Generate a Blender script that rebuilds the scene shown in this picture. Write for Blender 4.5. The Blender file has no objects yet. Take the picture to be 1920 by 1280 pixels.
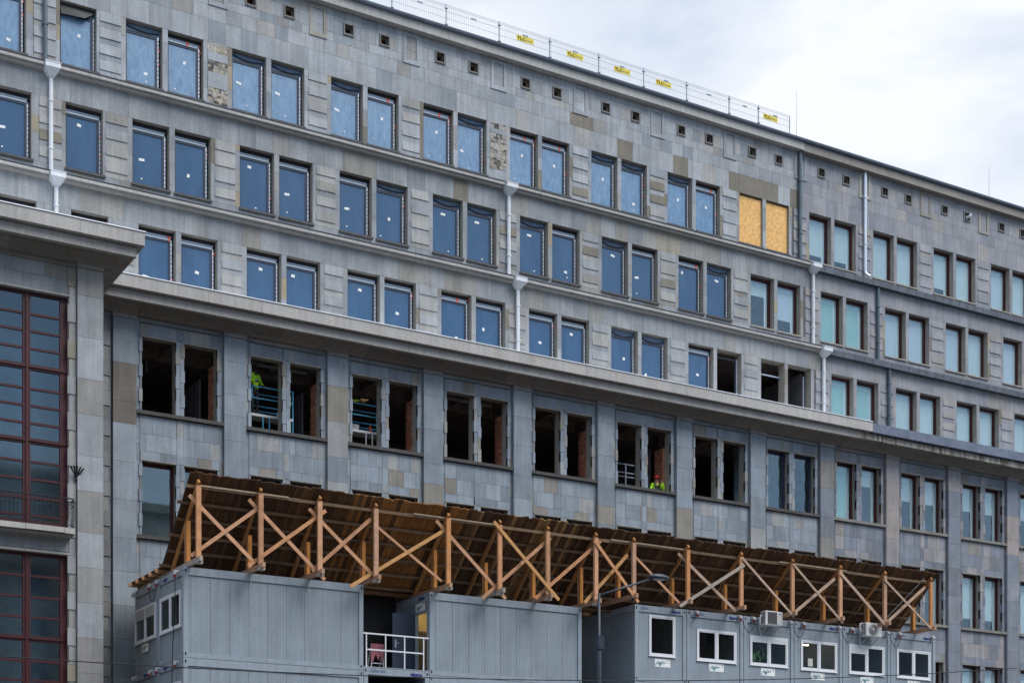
import bpy, math, random
from mathutils import Vector, Matrix, noise as mnoise
random.seed(11)
R = math.radians
# world axes: X runs along the long facade (right in the photo), Y goes into the building, Z up.
EYE = 1.84                     # camera height; heights written as h below are above the eye
SC = bpy.context.scene
COL = SC.collection

# ------------------------------------------------------------------ camera
cam_d = bpy.data.cameras.new('camera'); cam = bpy.data.objects.new('camera', cam_d); COL.objects.link(cam)
TH = 30.5725
cam.location = (-15.473, -46.029, EYE)
cam.rotation_euler = (R(90), 0, -R(TH))
cam_d.sensor_width = 36.0; cam_d.lens = 54.375
cam_d.shift_y = 0.5167
cam_d.clip_end = 900
SC.camera = cam
# ------------------------------------------------------------------ world, sun, exposure
SUN_EL, SUN_AZ = 50, 148        # azimuth measured clockwise from +Y
W = bpy.data.worlds.new('World'); SC.world = W; W.use_nodes = True
nt = W.node_tree; nt.nodes.clear()
wo = nt.nodes.new('ShaderNodeOutputWorld'); bg = nt.nodes.new('ShaderNodeBackground')
sky = nt.nodes.new('ShaderNodeTexSky'); sky.sky_type = 'NISHITA'; sky.sun_disc = False
sky.sun_elevation = R(SUN_EL); sky.sun_rotation = R(SUN_AZ)
tc = nt.nodes.new('ShaderNodeTexCoord'); mp = nt.nodes.new('ShaderNodeMapping')
mp.inputs['Scale'].default_value = (1.6, 1.6, 4.2); mp.inputs['Location'].default_value = (3.1, 0.4, 1.7)
nz = nt.nodes.new('ShaderNodeTexNoise'); nz.inputs['Scale'].default_value = 2.6; nz.inputs['Detail'].default_value = 7; nz.inputs['Roughness'].default_value = .52
nz.inputs['Distortion'].default_value = .3
rp = nt.nodes.new('ShaderNodeValToRGB')
rp.color_ramp.elements[0].position = .40; rp.color_ramp.elements[0].color = (4.1, 4.6, 5.4, 1)
rp.color_ramp.elements[1].position = .60; rp.color_ramp.elements[1].color = (6.0, 6.15, 6.4, 1)
mx = nt.nodes.new('ShaderNodeMixRGB'); mx.inputs[0].default_value = .93
# an overcast sky is brighter overhead, and thinner and bluer on the street side
sx = nt.nodes.new('ShaderNodeSeparateXYZ'); nt.links.new(tc.outputs['Generated'], sx.inputs[0])
def mrange(sock, a, b, c, d):
    k = nt.nodes.new('ShaderNodeMapRange'); k.inputs[1].default_value = a; k.inputs[2].default_value = b; k.inputs[3].default_value = c; k.inputs[4].default_value = d; k.interpolation_type = 'SMOOTHSTEP'
    nt.links.new(sock, k.inputs[0]); return k.outputs[0]
zen = mrange(sx.outputs['Z'], .5, 1.0, 1.0, 2.3)
back = mrange(sx.outputs['Y'], -.75, .1, 1.0, 0.0)
low = mrange(sx.outputs['Z'], .45, .85, 1.0, 0.0)
bm = nt.nodes.new('ShaderNodeMath'); bm.operation = 'MULTIPLY'; nt.links.new(back, bm.inputs[0]); nt.links.new(low, bm.inputs[1])
tintmix = nt.nodes.new('ShaderNodeMixRGB'); tintmix.inputs[1].default_value = (1, 1, 1, 1); tintmix.inputs[2].default_value = (.62, .76, .92, 1); nt.links.new(bm.outputs[0], tintmix.inputs[0])
zmul = nt.nodes.new('ShaderNodeVectorMath'); zmul.operation = 'SCALE'; nt.links.new(tintmix.outputs[0], zmul.inputs[0]); nt.links.new(zen, zmul.inputs['Scale'])
fmul = nt.nodes.new('ShaderNodeVectorMath'); fmul.operation = 'MULTIPLY'
bg.inputs['Strength'].default_value = .1
L = nt.links.new
L(tc.outputs['Generated'], mp.inputs['Vector']); L(mp.outputs['Vector'], nz.inputs['Vector']); L(nz.outputs['Fac'], rp.inputs['Fac'])
L(sky.outputs['Color'], mx.inputs[1]); L(rp.outputs['Color'], mx.inputs[2]); L(mx.outputs['Color'], fmul.inputs[0]); L(zmul.outputs[0], fmul.inputs[1]); L(fmul.outputs[0], bg.inputs['Color']); L(bg.outputs['Background'], wo.inputs['Surface'])
sd = bpy.data.lights.new('sun', 'SUN'); sd.energy = 1.45; sd.angle = R(32); sd.color = (1, .96, .91)
so = bpy.data.objects.new('sun', sd); COL.objects.link(so); so.rotation_euler = (R(90-SUN_EL), 0, R(180-SUN_AZ)); so.location = (0, -60, 60)
SC.view_settings.view_transform = 'Standard'; SC.view_settings.look = 'None'; SC.view_settings.gamma = 1; SC.view_settings.exposure = 0.78
SC.cycles.max_bounces = 6; SC.cycles.diffuse_bounces = 3; SC.cycles.glossy_bounces = 3; SC.cycles.transparent_max_bounces = 12

# ------------------------------------------------------------------ materials
def nodes(name):
    m = bpy.data.materials.new(name); m.use_nodes = True
    t = m.node_tree; b = t.nodes['Principled BSDF']
    return m, t, b
def mat(name, col, rough=.8, metal=0., var=.12, scale=3., streak=0., bump=0., tint=False, fine=.06, dirt=0., spec=.4, dirtcol=(.12, .1, .08)):
    m, t, b = nodes(name)
    N = t.nodes.new; Lk = t.links.new
    co = N('ShaderNodeTexCoord')
    if tint:
        a = N('ShaderNodeAttribute'); a.attribute_name = 'tint'; src = a.outputs['Color']
    else:
        r = N('ShaderNodeRGB'); r.outputs[0].default_value = (*col, 1); src = r.outputs[0]
    def mul(src, val):
        x = N('ShaderNodeMixRGB'); x.blend_type = 'MULTIPLY'; x.inputs[0].default_value = 1
        Lk(src, x.inputs[1]); Lk(val, x.inputs[2]); return x.outputs[0]
    def nval(sc, detail, lo, hi, mapscale=None):
        n = N('ShaderNodeTexNoise'); n.inputs['Scale'].default_value = sc; n.inputs['Detail'].default_value = detail
        v = co.outputs['Object']
        if mapscale:
            q = N('ShaderNodeMapping'); q.inputs['Scale'].default_value = mapscale; Lk(v, q.inputs['Vector']); v = q.outputs['Vector']
        Lk(v, n.inputs['Vector'])
        k = N('ShaderNodeMapRange'); k.inputs[1].default_value = .3; k.inputs[2].default_value = .7; k.inputs[3].default_value = lo; k.inputs[4].default_value = hi
        Lk(n.outputs['Fac'], k.inputs[0]); return k.outputs[0], n
    if var: v, n0 = nval(scale, 5, 1-var, 1+var); src = mul(src, v)
    if fine: v, n1 = nval(scale*14, 3, 1-fine, 1+fine); src = mul(src, v)
    if streak: v, n2 = nval(1, 4, 1-streak, 1+streak*.6, (7, 7, .5)); src = mul(src, v)
    if dirt:
        n = N('ShaderNodeTexNoise'); n.inputs['Scale'].default_value = scale*.8; n.inputs['Detail'].default_value = 8
        q = N('ShaderNodeMapping'); q.inputs['Scale'].default_value = (1.6, 1.6, .6); q.inputs['Location'].default_value = (5, 3, 8)
        Lk(co.outputs['Object'], q.inputs['Vector']); Lk(q.outputs['Vector'], n.inputs['Vector'])
        k = N('ShaderNodeMapRange'); k.inputs[1].default_value = .56; k.inputs[2].default_value = .78; k.inputs[3].default_value = 0; k.inputs[4].default_value = dirt
        Lk(n.outputs['Fac'], k.inputs[0])
        x = N('ShaderNodeMixRGB'); Lk(k.outputs[0], x.inputs[0]); Lk(src, x.inputs[1]); x.inputs[2].default_value = (*dirtcol, 1); src = x.outputs[0]
    Lk(src, b.inputs['Base Color'])
    b.inputs['Roughness'].default_value = rough; b.inputs['Metallic'].default_value = metal
    b.inputs['Specular IOR Level'].default_value = spec
    if bump:
        n = N('ShaderNodeTexNoise'); n.inputs['Scale'].default_value = 28; n.inputs['Detail'].default_value = 5
        Lk(co.outputs['Object'], n.inputs['Vector'])
        bp = N('ShaderNodeBump'); bp.inputs['Strength'].default_value = bump; bp.inputs['Distance'].default_value = .02
        Lk(n.outputs['Fac'], bp.inputs['Height']); Lk(bp.outputs['Normal'], b.inputs['Normal'])
    return m
M = {}
M['stone'] = mat('stone_slabs', (1, 1, 1), .85, var=.13, scale=1.3, streak=.14, bump=.3, tint=True, fine=.09, dirt=.36, dirtcol=(.16, .145, .125), spec=.25)
M['reveal'] = mat('stone_reveal', (.33, .305, .265), .9, var=.14, streak=.12, bump=.2)
M['wallback'] = mat('mortar_backing', (.12, .12, .12), .95, var=.15)
M['joint'] = mat('mortar_backing', (.17, .17, .17), .95, var=.15)
M['cornice'] = mat('cornice_stone', (.40, .38, .355), .85, var=.08, scale=.9, streak=.12, bump=.25, tint=True, dirt=.25, dirtcol=(.2, .18, .15))
M['ledge'] = mat('ledge_metal', (.40, .385, .36), .6, var=.08, streak=.06)
M['lip'] = mat('zinc_drip', (.75, .77, .8), .45, metal=.2, var=.05)
M['gutterdark'] = mat('dark_gutter', (.15, .18, .225), .45, metal=.35, var=.12, tint=False)
M['slate'] = mat('slate_fascia', (.085, .10, .125), .55, var=.2, tint=True)
M['pipe'] = mat('white_pipe', (.68, .71, .74), .5, var=.06, streak=.05)
M['pipesteel'] = mat('bright_pipe', (.70, .76, .84), .35, metal=.3, var=.06)
M['pipedark'] = mat('dark_pipe', (.10, .13, .155), .45, metal=.3, var=.12)
M['silver'] = mat('foil_tape', (.72, .75, .8), .35, metal=.3, var=.25, scale=12)
M['navy'] = mat('window_profile', (.030, .042, .07), .45, var=.1)
M['sillboard'] = mat('sill_board', (.075, .075, .08), .7, var=.25, scale=6)
M['alu'] = mat('light_profile', (.42, .50, .60), .4, var=.08)
M['membrane'] = mat('black_membrane', (.018, .02, .025), .55, var=.1)
M['bluefilm'] = mat('blue_grey_membrane', (.16, .24, .36), .5, var=.15)
M['red'] = mat('dark_red_frame', (.055, .011, .014), .45, var=.12)
M['orange'] = mat('orange_tape', (.75, .09, .03), .6, var=.1)
M['white'] = mat('white_label', (.78, .80, .80), .7, var=.03)
M['osb'] = mat('osb', (.78, .46, .18), .85, var=.2, scale=7, fine=.35, spec=.1)
M['rubble'] = mat('rubble', (1, 1, 1), .95, var=.25, scale=5, fine=.35, bump=1, tint=True)
M['brick'] = mat('brickwork', (1, 1, 1), .9, var=.1, tint=True, bump=.4)
M['inside'] = mat('dark_interior', (.17, .14, .12), .9, var=.3)
M['board'] = mat('grey_partition', (.11, .11, .12), .9, var=.2, streak=.2)
M['steelblue'] = mat('blue_scaffold', (.06, .35, .55), .5, var=.1)
M['steel'] = mat('galvanised', (.5, .53, .56), .4, metal=.5, var=.1)
M['deckboard'] = mat('alu_deck', (.55, .56, .58), .5, var=.1)
M['wood'] = mat('timber', (1, 1, 1), .8, var=.16, scale=4, tint=True, fine=.16, bump=.3, spec=.2)
M['cont'] = mat('container_paint', (.25, .295, .34), .5, var=.06, scale=.9, streak=.10, dirt=.28, dirtcol=(.17, .18, .18))
M['contframe'] = mat('container_frame', (.275, .325, .375), .5, var=.07, dirt=.3, dirtcol=(.16, .14, .12), streak=.06)
M['hole'] = mat('black_hole', (.008, .008, .01), .9, var=0)
M['pvc'] = mat('white_pvc', (.72, .74, .77), .4, var=.03)
M['shutter'] = mat('shutter', (.42, .42, .43), .6, var=.05)
M['navydoor'] = mat('navy_door', (.035, .05, .085), .4, var=.05)
M['cream'] = mat('cream_wall', (.70, .52, .28), .8, var=.04)
M['cable'] = mat('black_cable', (.012, .012, .014), .6, var=0)
M['inletgrey'] = mat('inlet_grey', (.45, .46, .48), .5, var=.05)
M['inletred'] = mat('inlet_red', (.22, .012, .018), .4, var=.05)
M['ink'] = mat('blue_ink', (.015, .03, .17), .6, var=0)
M['black'] = mat('black_paint', (.012, .012, .014), .5, var=0)
M['ac'] = mat('ac_white', (.70, .70, .68), .45, var=.04)
M['acgrill'] = mat('ac_grille', (.22, .22, .22), .6, var=.1)
M['teal'] = mat('teal_print', (.02, .18, .22), .6, var=0)
M['green'] = mat('green_print', (.08, .28, .07), .6, var=0)
M['lime'] = mat('lime_print', (.35, .55, .05), .6, var=0)
M['hivis'] = mat('hi_vis_cloth', (1, 1, 1), .8, var=.06, tint=True, scale=6)
M['pink'] = mat('pink_cloth', (.40, .15, .18), .9, var=.2, scale=8)
M['yellow'] = mat('yellow_sign', (.72, .56, .03), .6, var=.04)
M['wire'] = mat('fence_wire', (.42, .46, .52), .4, metal=.4, var=.05)
M['post'] = mat('fence_post', (.35, .38, .42), .4, metal=.4, var=.1)
M['lamp'] = mat('lamp_paint', (.03, .04, .058), .4, var=.05)
M['asphalt'] = mat('asphalt', (.05, .05, .052), .9, var=.2, scale=2)
M['paving'] = mat('paving', (.16, .155, .15), .9, var=.15, scale=2)
M['opp'] = mat('plaster', (.30, .28, .25), .9, var=.12)
M['wallpaint'] = mat('rear_wall', (.3, .3, .3), .9, var=.1)
M['roofing'] = mat('roofing', (.09, .09, .1), .9, var=.1)
M['leaf'] = mat('leaf', (.06, .16, .04), .7, var=.2)

def glass_solid(name, col, rough, streaky=0., lighter=None, tex=1.5, ior=1.6, coat=0.):
    m, t, b = nodes(name); N = t.nodes.new; Lk = t.links.new
    co = N('ShaderNodeTexCoord')
    b.inputs['Base Color'].default_value = (*col, 1)
    if streaky:
        q = N('ShaderNodeMapping'); q.inputs['Scale'].default_value = (3.2, 3.2, 1.2)
        oi = N('ShaderNodeObjectInfo')
        va = N('ShaderNodeVectorMath'); va.operation = 'ADD'
        n = N('ShaderNodeTexNoise'); n.inputs['Scale'].default_value = tex; n.inputs['Detail'].default_value = 7; n.inputs['Distortion'].default_value = 1.2; n.inputs['Roughness'].default_value = .65
        sc = N('ShaderNodeMath'); sc.operation = 'MULTIPLY'; sc.inputs[1].default_value = 40
        Lk(oi.outputs['Random'], sc.inputs[0]); Lk(co.outputs['Object'], va.inputs[0]); Lk(sc.outputs[0], va.inputs[1])
        Lk(va.outputs[0], q.inputs['Vector']); Lk(q.outputs['Vector'], n.inputs['Vector'])
        r = N('ShaderNodeValToRGB'); r.color_ramp.elements[0].position = .35; r.color_ramp.elements[0].color = (*col, 1)
        r.color_ramp.elements[1].position = .75; r.color_ramp.elements[1].color = (*lighter, 1)
        Lk(n.outputs['Fac'], r.inputs['Fac']); Lk(r.outputs['Color'], b.inputs['Base Color'])
    b.inputs['Roughness'].default_value = rough; b.inputs['IOR'].default_value = ior
    return m
M['filmpane'] = glass_solid('film_covered_glass', (.085, .19, .34), .33, 1, (.19, .34, .50))
M['skypane'] = glass_solid('sky_reflection_glass', (.032, .088, .180), .07, 1, (.055, .125, .235), tex=.35, ior=1.7)  # blue of the reflected sky is put into the pane colour
def glass_thin(name, tint, refl, rough=.02):
    m, t, b = nodes(name); N = t.nodes.new; Lk = t.links.new
    t.nodes.remove(b); out = t.nodes['Material Output']
    tr = N('ShaderNodeBsdfTransparent'); tr.inputs['Color'].default_value = (*tint, 1)
    gl = N('ShaderNodeBsdfGlossy'); gl.inputs['Color'].default_value = (.8, .93, 1, 1); gl.inputs['Roughness'].default_value = rough
    lf = N('ShaderNodeLayerWeight'); lf.inputs['Blend'].default_value = .5
    pw = N('ShaderNodeMath'); pw.operation = 'POWER'; pw.inputs[1].default_value = 5; Lk(lf.outputs['Facing'], pw.inputs[0])
    lw = N('ShaderNodeMath'); lw.operation = 'MULTIPLY'; lw.inputs[1].default_value = .5; Lk(pw.outputs[0], lw.inputs[0])
    ad = N('ShaderNodeMath'); ad.operation = 'ADD'; ad.inputs[1].default_value = refl; ad.use_clamp = True
    ms = N('ShaderNodeMixShader')
    Lk(lw.outputs[0], ad.inputs[0]); Lk(ad.outputs[0], ms.inputs[0]); Lk(tr.outputs[0], ms.inputs[1]); Lk(gl.outputs[0], ms.inputs[2]); Lk(ms.outputs[0], out.inputs['Surface'])
    return m
M['oldpane'] = glass_thin('old_glass', (.93, .985, .985), .11)
M['wingpane'] = glass_thin('dim_glass', (.72, .80, .84), .09, .05)
M['contpane'] = glass_thin('cabin_glass', (.92, .92, .9), .015)
M['blind'] = mat('roller_blind', (.52, .55, .57), .8, var=.04, streak=.03)
M['blindteal'] = mat('teal_blind', (.30, .47, .46), .8, var=.04, streak=.03)
M['blindlilac'] = mat('lilac_blind', (.50, .52, .60), .8, var=.04, streak=.03)
M['roomback'] = mat('room_back', (.20, .26, .30), .9, var=.2)
def lampmat():
    m, t, b = nodes('fluorescent_tube'); b.inputs['Emission Color'].default_value = (1, .85, .5, 1); b.inputs['Emission Strength'].default_value = 6.0; return m
M['tube'] = lampmat()
def sheet_osb():
    m = M['osb']; return m

# ------------------------------------------------------------------ mesh builder
class MB:
    def __init__(s): s.v = []; s.f = []; s.c = []; s.m = []
    def add(s, vs, fs, col=(1, 1, 1), mi=0):
        o = len(s.v); s.v += [tuple(v) for v in vs]
        for f in fs: s.f.append(tuple(i+o for i in f)); s.c.append(col); s.m.append(mi)
    def quad(s, a, b, c, d, col=(1, 1, 1), mi=0): s.add([a, b, c, d], [(0, 1, 2, 3)], col, mi)
    def box(s, x0, x1, y0, y1, z0, z1, col=(1, 1, 1), mi=0):
        vs = [(x0, y0, z0), (x1, y0, z0), (x1, y1, z0), (x0, y1, z0), (x0, y0, z1), (x1, y0, z1), (x1, y1, z1), (x0, y1, z1)]
        s.add(vs, [(0, 3, 2, 1), (4, 5, 6, 7), (0, 1, 5, 4), (1, 2, 6, 5), (2, 3, 7, 6), (3, 0, 4, 7)], col, mi)
    def prism(s, prof, x0, x1, col=(1, 1, 1), mi=0):
        """profile [(y,h)] run along X; h above the eye"""
        n = len(prof); vs = [(x0, y, Z(z)) for y, z in prof]+[(x1, y, Z(z)) for y, z in prof]
        fs = [(i, i+n, (i+1) % n+n, (i+1) % n) for i in range(n)]
        fs += [tuple(range(n)), tuple(range(2*n-1, n-1, -1))]
        s.add(vs, fs, col, mi)
    def bar(s, p, q, w, t, side=(0, 1, 0), col=(1, 1, 1), mi=0):
        p = Vector(p); q = Vector(q); d = (q-p).normalized(); sv = Vector(side); sv = (sv-d*sv.dot(d)).normalized(); uv = d.cross(sv)
        a = sv*t/2; b = uv*w/2
        vs = [p-a-b, p+a-b, p+a+b, p-a+b, q-a-b, q+a-b, q+a+b, q-a+b]
        s.add(vs, [(0, 3, 2, 1), (4, 5, 6, 7), (0, 1, 5, 4), (1, 2, 6, 5), (2, 3, 7, 6), (3, 0, 4, 7)], col, mi)
    def tube(s, pts, r, n=6, col=(1, 1, 1), mi=0):
        pts = [Vector(p) for p in pts]; k = len(pts); rs = r if isinstance(r, (list, tuple)) else [r]*k
        vs = []; ref = None
        for i, p in enumerate(pts):
            d = (pts[min(i+1, k-1)]-pts[max(i-1, 0)]).normalized()
            if ref is None: ref = Vector((0, 0, 1)) if abs(d.z) < .9 else Vector((1, 0, 0))
            a = (ref-d*ref.dot(d)).normalized(); b = d.cross(a); ref = a
            for j in range(n):
                t = 2*math.pi*j/n; vs.append(p+(a*math.cos(t)+b*math.sin(t))*rs[i])
        fs = []
        for i in range(k-1):
            for j in range(n): fs.append((i*n+j, i*n+(j+1) % n, (i+1)*n+(j+1) % n, (i+1)*n+j))
        fs += [tuple(range(n-1, -1, -1)), tuple(range((k-1)*n, k*n))]
        s.add(vs, fs, col, mi)
    def ball(s, c, rx, ry, rz, n=10, m=7, col=(1, 1, 1), mi=0, cut=0.):
        vs = []; fs = []
        for i in range(m+1):
            ph = math.pi*i/m-math.pi/2
            zz = max(math.sin(ph), -1+cut)
            for j in range(n):
                t = 2*math.pi*j/n; vs.append((c[0]+rx*math.cos(ph)*math.cos(t), c[1]+ry*math.cos(ph)*math.sin(t), c[2]+rz*zz))
        for i in range(m):
            for j in range(n): fs.append((i*n+j, i*n+(j+1) % n, (i+1)*n+(j+1) % n, (i+1)*n+j))
        s.add(vs, fs, col, mi)
    def build(s, name, mats, parent=None, org=(0, 0, 0), smooth=False):
        me = bpy.data.meshes.new(name)
        me.from_pydata([(v[0]-org[0], v[1]-org[1], v[2]-org[2]) for v in s.v], [], s.f)
        if not isinstance(mats, (list, tuple)): mats = [mats]
        for m in mats: me.materials.append(M[m])
        me.polygons.foreach_set('material_index', s.m)
        if smooth: me.polygons.foreach_set('use_smooth', [True]*len(s.f))
        ca = me.color_attributes.new('tint', 'FLOAT_COLOR', 'CORNER')
        buf = []
        for f, c in zip(s.f, s.c): buf += [c[0], c[1], c[2], 1.]*len(f)
        ca.data.foreach_set('color', buf)
        me.update()
        o = bpy.data.objects.new(name, me); COL.objects.link(o)
        if parent is not None: o.parent = parent
        return o
def tag(o, label=None, cat=None, group=None, kind=None):
    if label: o['label'] = label
    if cat: o['category'] = cat
    if group: o['group'] = group
    if kind: o['kind'] = kind
    return o
def empty(name, loc, label, cat, group=None, rz=0):
    o = bpy.data.objects.new(name, None); COL.objects.link(o); o.location = loc; o.rotation_euler = (0, 0, rz); o.empty_display_size = .3
    return tag(o, label, cat, group)
def kids(o, table):
    return table.get(o, [])
CH = {}
def children(o): return [c for c in COL.objects if c.parent == o]
def make_tree(o): return (o, [make_tree(c) for c in children(o)])
def copy_tree(tree, parent=None, keep=None):
    o, ks = tree; c = o.copy(); COL.objects.link(c); c.parent = parent
    for k in ks: copy_tree(k, c)
    return c
def text(txt, size, loc, rot, matn, parent, name='lettering', thick=.003, sx=1., offset=0.):
    cu = bpy.data.curves.new(name, 'FONT'); cu.body = txt; cu.size = size; cu.extrude = thick; cu.offset = offset; cu.resolution_u = 2
    t = bpy.data.objects.new('tmp', cu); COL.objects.link(t)
    dg = bpy.context.evaluated_depsgraph_get(); dg.update()
    me = bpy.data.meshes.new_from_object(t.evaluated_get(dg)); bpy.data.objects.remove(t)
    me.materials.clear(); me.materials.append(M[matn])
    o = bpy.data.objects.new(name, me); COL.objects.link(o); o.parent = parent; o.location = loc; o.rotation_euler = rot; o.scale = (sx, 1, 1)
    return o
def Z(h): return h+EYE
def jit(c, a): k = 1+random.uniform(-a, a); return tuple(max(0, x*k) for x in c)

# ------------------------------------------------------------------ palettes
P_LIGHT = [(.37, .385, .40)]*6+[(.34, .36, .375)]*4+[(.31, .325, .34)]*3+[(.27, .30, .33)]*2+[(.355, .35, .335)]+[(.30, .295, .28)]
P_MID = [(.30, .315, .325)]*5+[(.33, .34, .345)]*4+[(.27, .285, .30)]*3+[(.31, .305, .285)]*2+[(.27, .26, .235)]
P_BLUE = [(.25, .29, .335)]*6+[(.28, .32, .36)]*4+[(.22, .255, .29)]*3+[(.31, .32, .32)]*2+[(.25, .235, .21)]  # bluish shade of the lower floors is put into these stone colours
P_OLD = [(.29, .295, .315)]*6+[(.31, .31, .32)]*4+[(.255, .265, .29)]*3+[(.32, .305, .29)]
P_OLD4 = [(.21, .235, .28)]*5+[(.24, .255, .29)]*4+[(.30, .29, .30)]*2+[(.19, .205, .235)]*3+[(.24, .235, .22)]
BROWN = (.215, .195, .16); TAN = (.36, .31, .23)
def cool(p): return [(a*.985, b*.995, c*1.012) if abs(a-c) < .06 else (a, b, c) for a, b, c in p]
P_LIGHT, P_MID, P_OLD = cool(P_LIGHT), cool(P_MID), cool(P_OLD)
G = .009
def subtract(r, holes):
    out = [r]
    for (a0, a1, b0, b1) in holes:
        nx = []
        for (x0, x1, z0, z1) in out:
            if a1 <= x0 or a0 >= x1 or b1 <= z0 or b0 >= z1: nx.append((x0, x1, z0, z1)); continue
            if a0 > x0: nx.append((x0, a0, z0, z1))
            if a1 < x1: nx.append((a1, x1, z0, z1))
            xa, xb = max(x0, a0), min(x1, a1)
            if b0 > z0: nx.append((xa, xb, z0, b0))
            if b1 < z1: nx.append((xa, xb, b1, z1))
        out = nx
    return out
def clad(mb, x0, x1, y, courses, holes, wmin, wmax, pal, over=None, jt=.05, g=G):
    """slabs as front faces; heights are above the eye"""
    for (h0, h1) in courses:
        x = x0-random.uniform(0, wmax*.6)
        while x < x1:
            w = random.uniform(wmin, wmax)
            a, b = max(x, x0), min(x+w, x1)
            if b-a > .05:
                p = pal((a+b)/2) if callable(pal) else pal
                c = jit(random.choice(p), jt)
                if over:
                    q = over((a+b)/2, (h0+h1)/2)
                    if q: c = jit(q, .06)
                for r in subtract((a+g/2, b-g/2, h0+g/2, h1-g/2), holes):
                    if r[1]-r[0] > .004 and r[3]-r[2] > .004:
                        mb.quad((r[0], y, Z(r[2])), (r[1], y, Z(r[2])), (r[1], y, Z(r[3])), (r[0], y, Z(r[3])), c)
            x += w
def wall_grid(mb, x0, x1, y0, y1, h0, h1, rows, col=(1, 1, 1)):
    """solid wall with openings; rows = [(a,b,[(ux0,ux1),...])] by height"""
    rows = sorted(rows); z = h0
    for (a, b, ops) in rows:
        if a > z: mb.box(x0, x1, y0, y1, Z(z), Z(a), col)
        x = x0
        for (p, q) in sorted(ops):
            if p > x: mb.box(x, p, y0, y1, Z(a), Z(b), col)
            x = q
        if x < x1: mb.box(x, x1, y0, y1, Z(a), Z(b), col)
        z = b
    if z < h1: mb.box(x0, x1, y0, y1, Z(z), Z(h1), col)

# ------------------------------------------------------------------ facade layout (metres, from the survey of the photograph)
D4, D3, D2, D1 = 6.17, 6.42, 7.12, 7.90
def ul(i, up=False):
    if up: return .56+3.935*i+(.12 if i >= 8 else 0)
    return .585+3.95*i
XEND = 58.
NB = 14
WU, SU = 1.32, 1.52          # upper openings: width and second offset
WL, SL = 1.22, 1.50          # lower openings
def ops_up(lo=0, hi=NB):
    o = [(-1.75, -.48), (-4.20, -2.90), (-5.75, -4.45)]
    for i in range(lo, hi): u = ul(i, True); o += [(u, u+WU), (u+SU, u+SU+WU)]
    return o
def ops_low(lo, hi):
    o = []
    for i in range(lo, hi): u = ul(i); o += [(u, u+WL), (u+SL, u+SL+WL)]
    return o
R1 = (27.87, 30.08); R2 = (23.97, 26.22); R3 = (20.02, 22.30); R4 = (15.80, 18.38); R5 = (11.53, 14.11); R6 = (7.26, 9.80)
OLDX = 31.60

bld = empty('office_building', (0, D4, 0), 'long grey stone office building under renovation, stepped floors with rows of paired windows', 'building')
B0 = (0, D4, 0)
bl = bld
def bb(mb, name, mats, smooth=False): return mb.build(name, mats, bld, B0, smooth)

# --- walls (solid backing) -------------------------------------------------
EPS = .008
mb = MB(); wall_grid(mb, -8, XEND, D4+EPS, D4+.42, -EYE, 19.3, [(R4[0], R4[1], ops_low(0, NB)), (R5[0], R5[1], ops_low(0, NB)), (R6[0], R6[1], ops_low(8, NB))])
bb(mb, 'lower_wall', 'reveal')
mb = MB(); wall_grid(mb, -12, XEND, D3+EPS, D3+.42, 19.3, 23.1, [(R3[0], R3[1], ops_up())]); bb(mb, 'upper_wall', 'reveal')
mb = MB(); wall_grid(mb, -12, XEND, D2+EPS, D2+.42, 23.1, 27.05, [(R2[0], R2[1], ops_up())]); bb(mb, 'upper_wall', 'reveal')
vents = []
for i in range(-1, NB):
    u = ul(i, True)
    vents += [(u+.55, u+.89), (u+2.07, u+2.41)]
mb = MB(); wall_grid(mb, -12, XEND, D1+EPS, D1+.42, 27.05, 33.0, [(R1[0], R1[1], ops_up()), (31.86, 32.20, vents)]); bb(mb, 'upper_wall', 'reveal')

mb = MB(); y_ = .004
wall_grid(mb, -8, XEND, D4+y_, D4+EPS-.0005, -EYE, 19.3, [(R4[0], R4[1], ops_low(0, NB)), (R5[0], R5[1], ops_low(0, NB)), (R6[0], R6[1], ops_low(8, NB))])
wall_grid(mb, -12, XEND, D3+y_, D3+EPS-.0005, 19.3, 23.1, [(R3[0], R3[1], ops_up())])
wall_grid(mb, -12, XEND, D2+y_, D2+EPS-.0005, 23.1, 27.05, [(R2[0], R2[1], ops_up())])
vents = [v for i in range(-1, NB) for v in ((ul(i, True)+.55, ul(i, True)+.89), (ul(i, True)+2.07, ul(i, True)+2.41))]
wall_grid(mb, -12, XEND, D1+y_, D1+EPS-.0005, 27.05, 33.0, [(R1[0], R1[1], ops_up()), (31.86, 32.20, vents)])
bb(mb, 'mortar_bed', 'wallback')
# --- cladding ----------------------------------------------------------------
def holes_of(rows): return [(a, b, r0, r1) for (r0, r1, ops) in rows for (a, b) in ops]
# top floor and attic
H = holes_of([(R1[0], R1[1], ops_up()), (31.86, 32.20, vents)])
pan = []      # blind panels on the attic
for i in range(-1, NB):
    u = ul(i, True); pan.append((u-.90, u-.18))
H1 = H+[(a, b, 31.42, 32.58) for a, b in pan]
rust = [(ul(i, True)-.93, ul(i, True)-.18) for i in range(0, NB)]+[(-2.64, -1.89)]
def rust_holes(r): return [(a, b, r[0]+.0, r[1]+.02) for a, b in rust]
mb = MB()
def pal1(x): return P_OLD if x > OLDX else P_LIGHT
def over1(x, h):
    if 30.0 < h < 30.9 and 27.2 < x < 31.6 and not 30.3 < x < 30.85: return BROWN
    if 30.7 < h < 31.4 and 19.2 < x < 20.6: return BROWN
    if 30.0 < h < 30.9 and (21.4 < x < 22.0 or 24.2 < x < 25.6): return BROWN
    if 30.0 < h < 31.0 and 12.8 < x < 13.5: return (.26, .29, .31)
    return None
clad(mb, -12, XEND, D1, [(30.08, 30.89)], H1, .62, .80, pal1, over1)
clad(mb, -12, XEND, D1, [(30.89, 31.42)], H1, .45, .75, pal1, over1)
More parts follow.
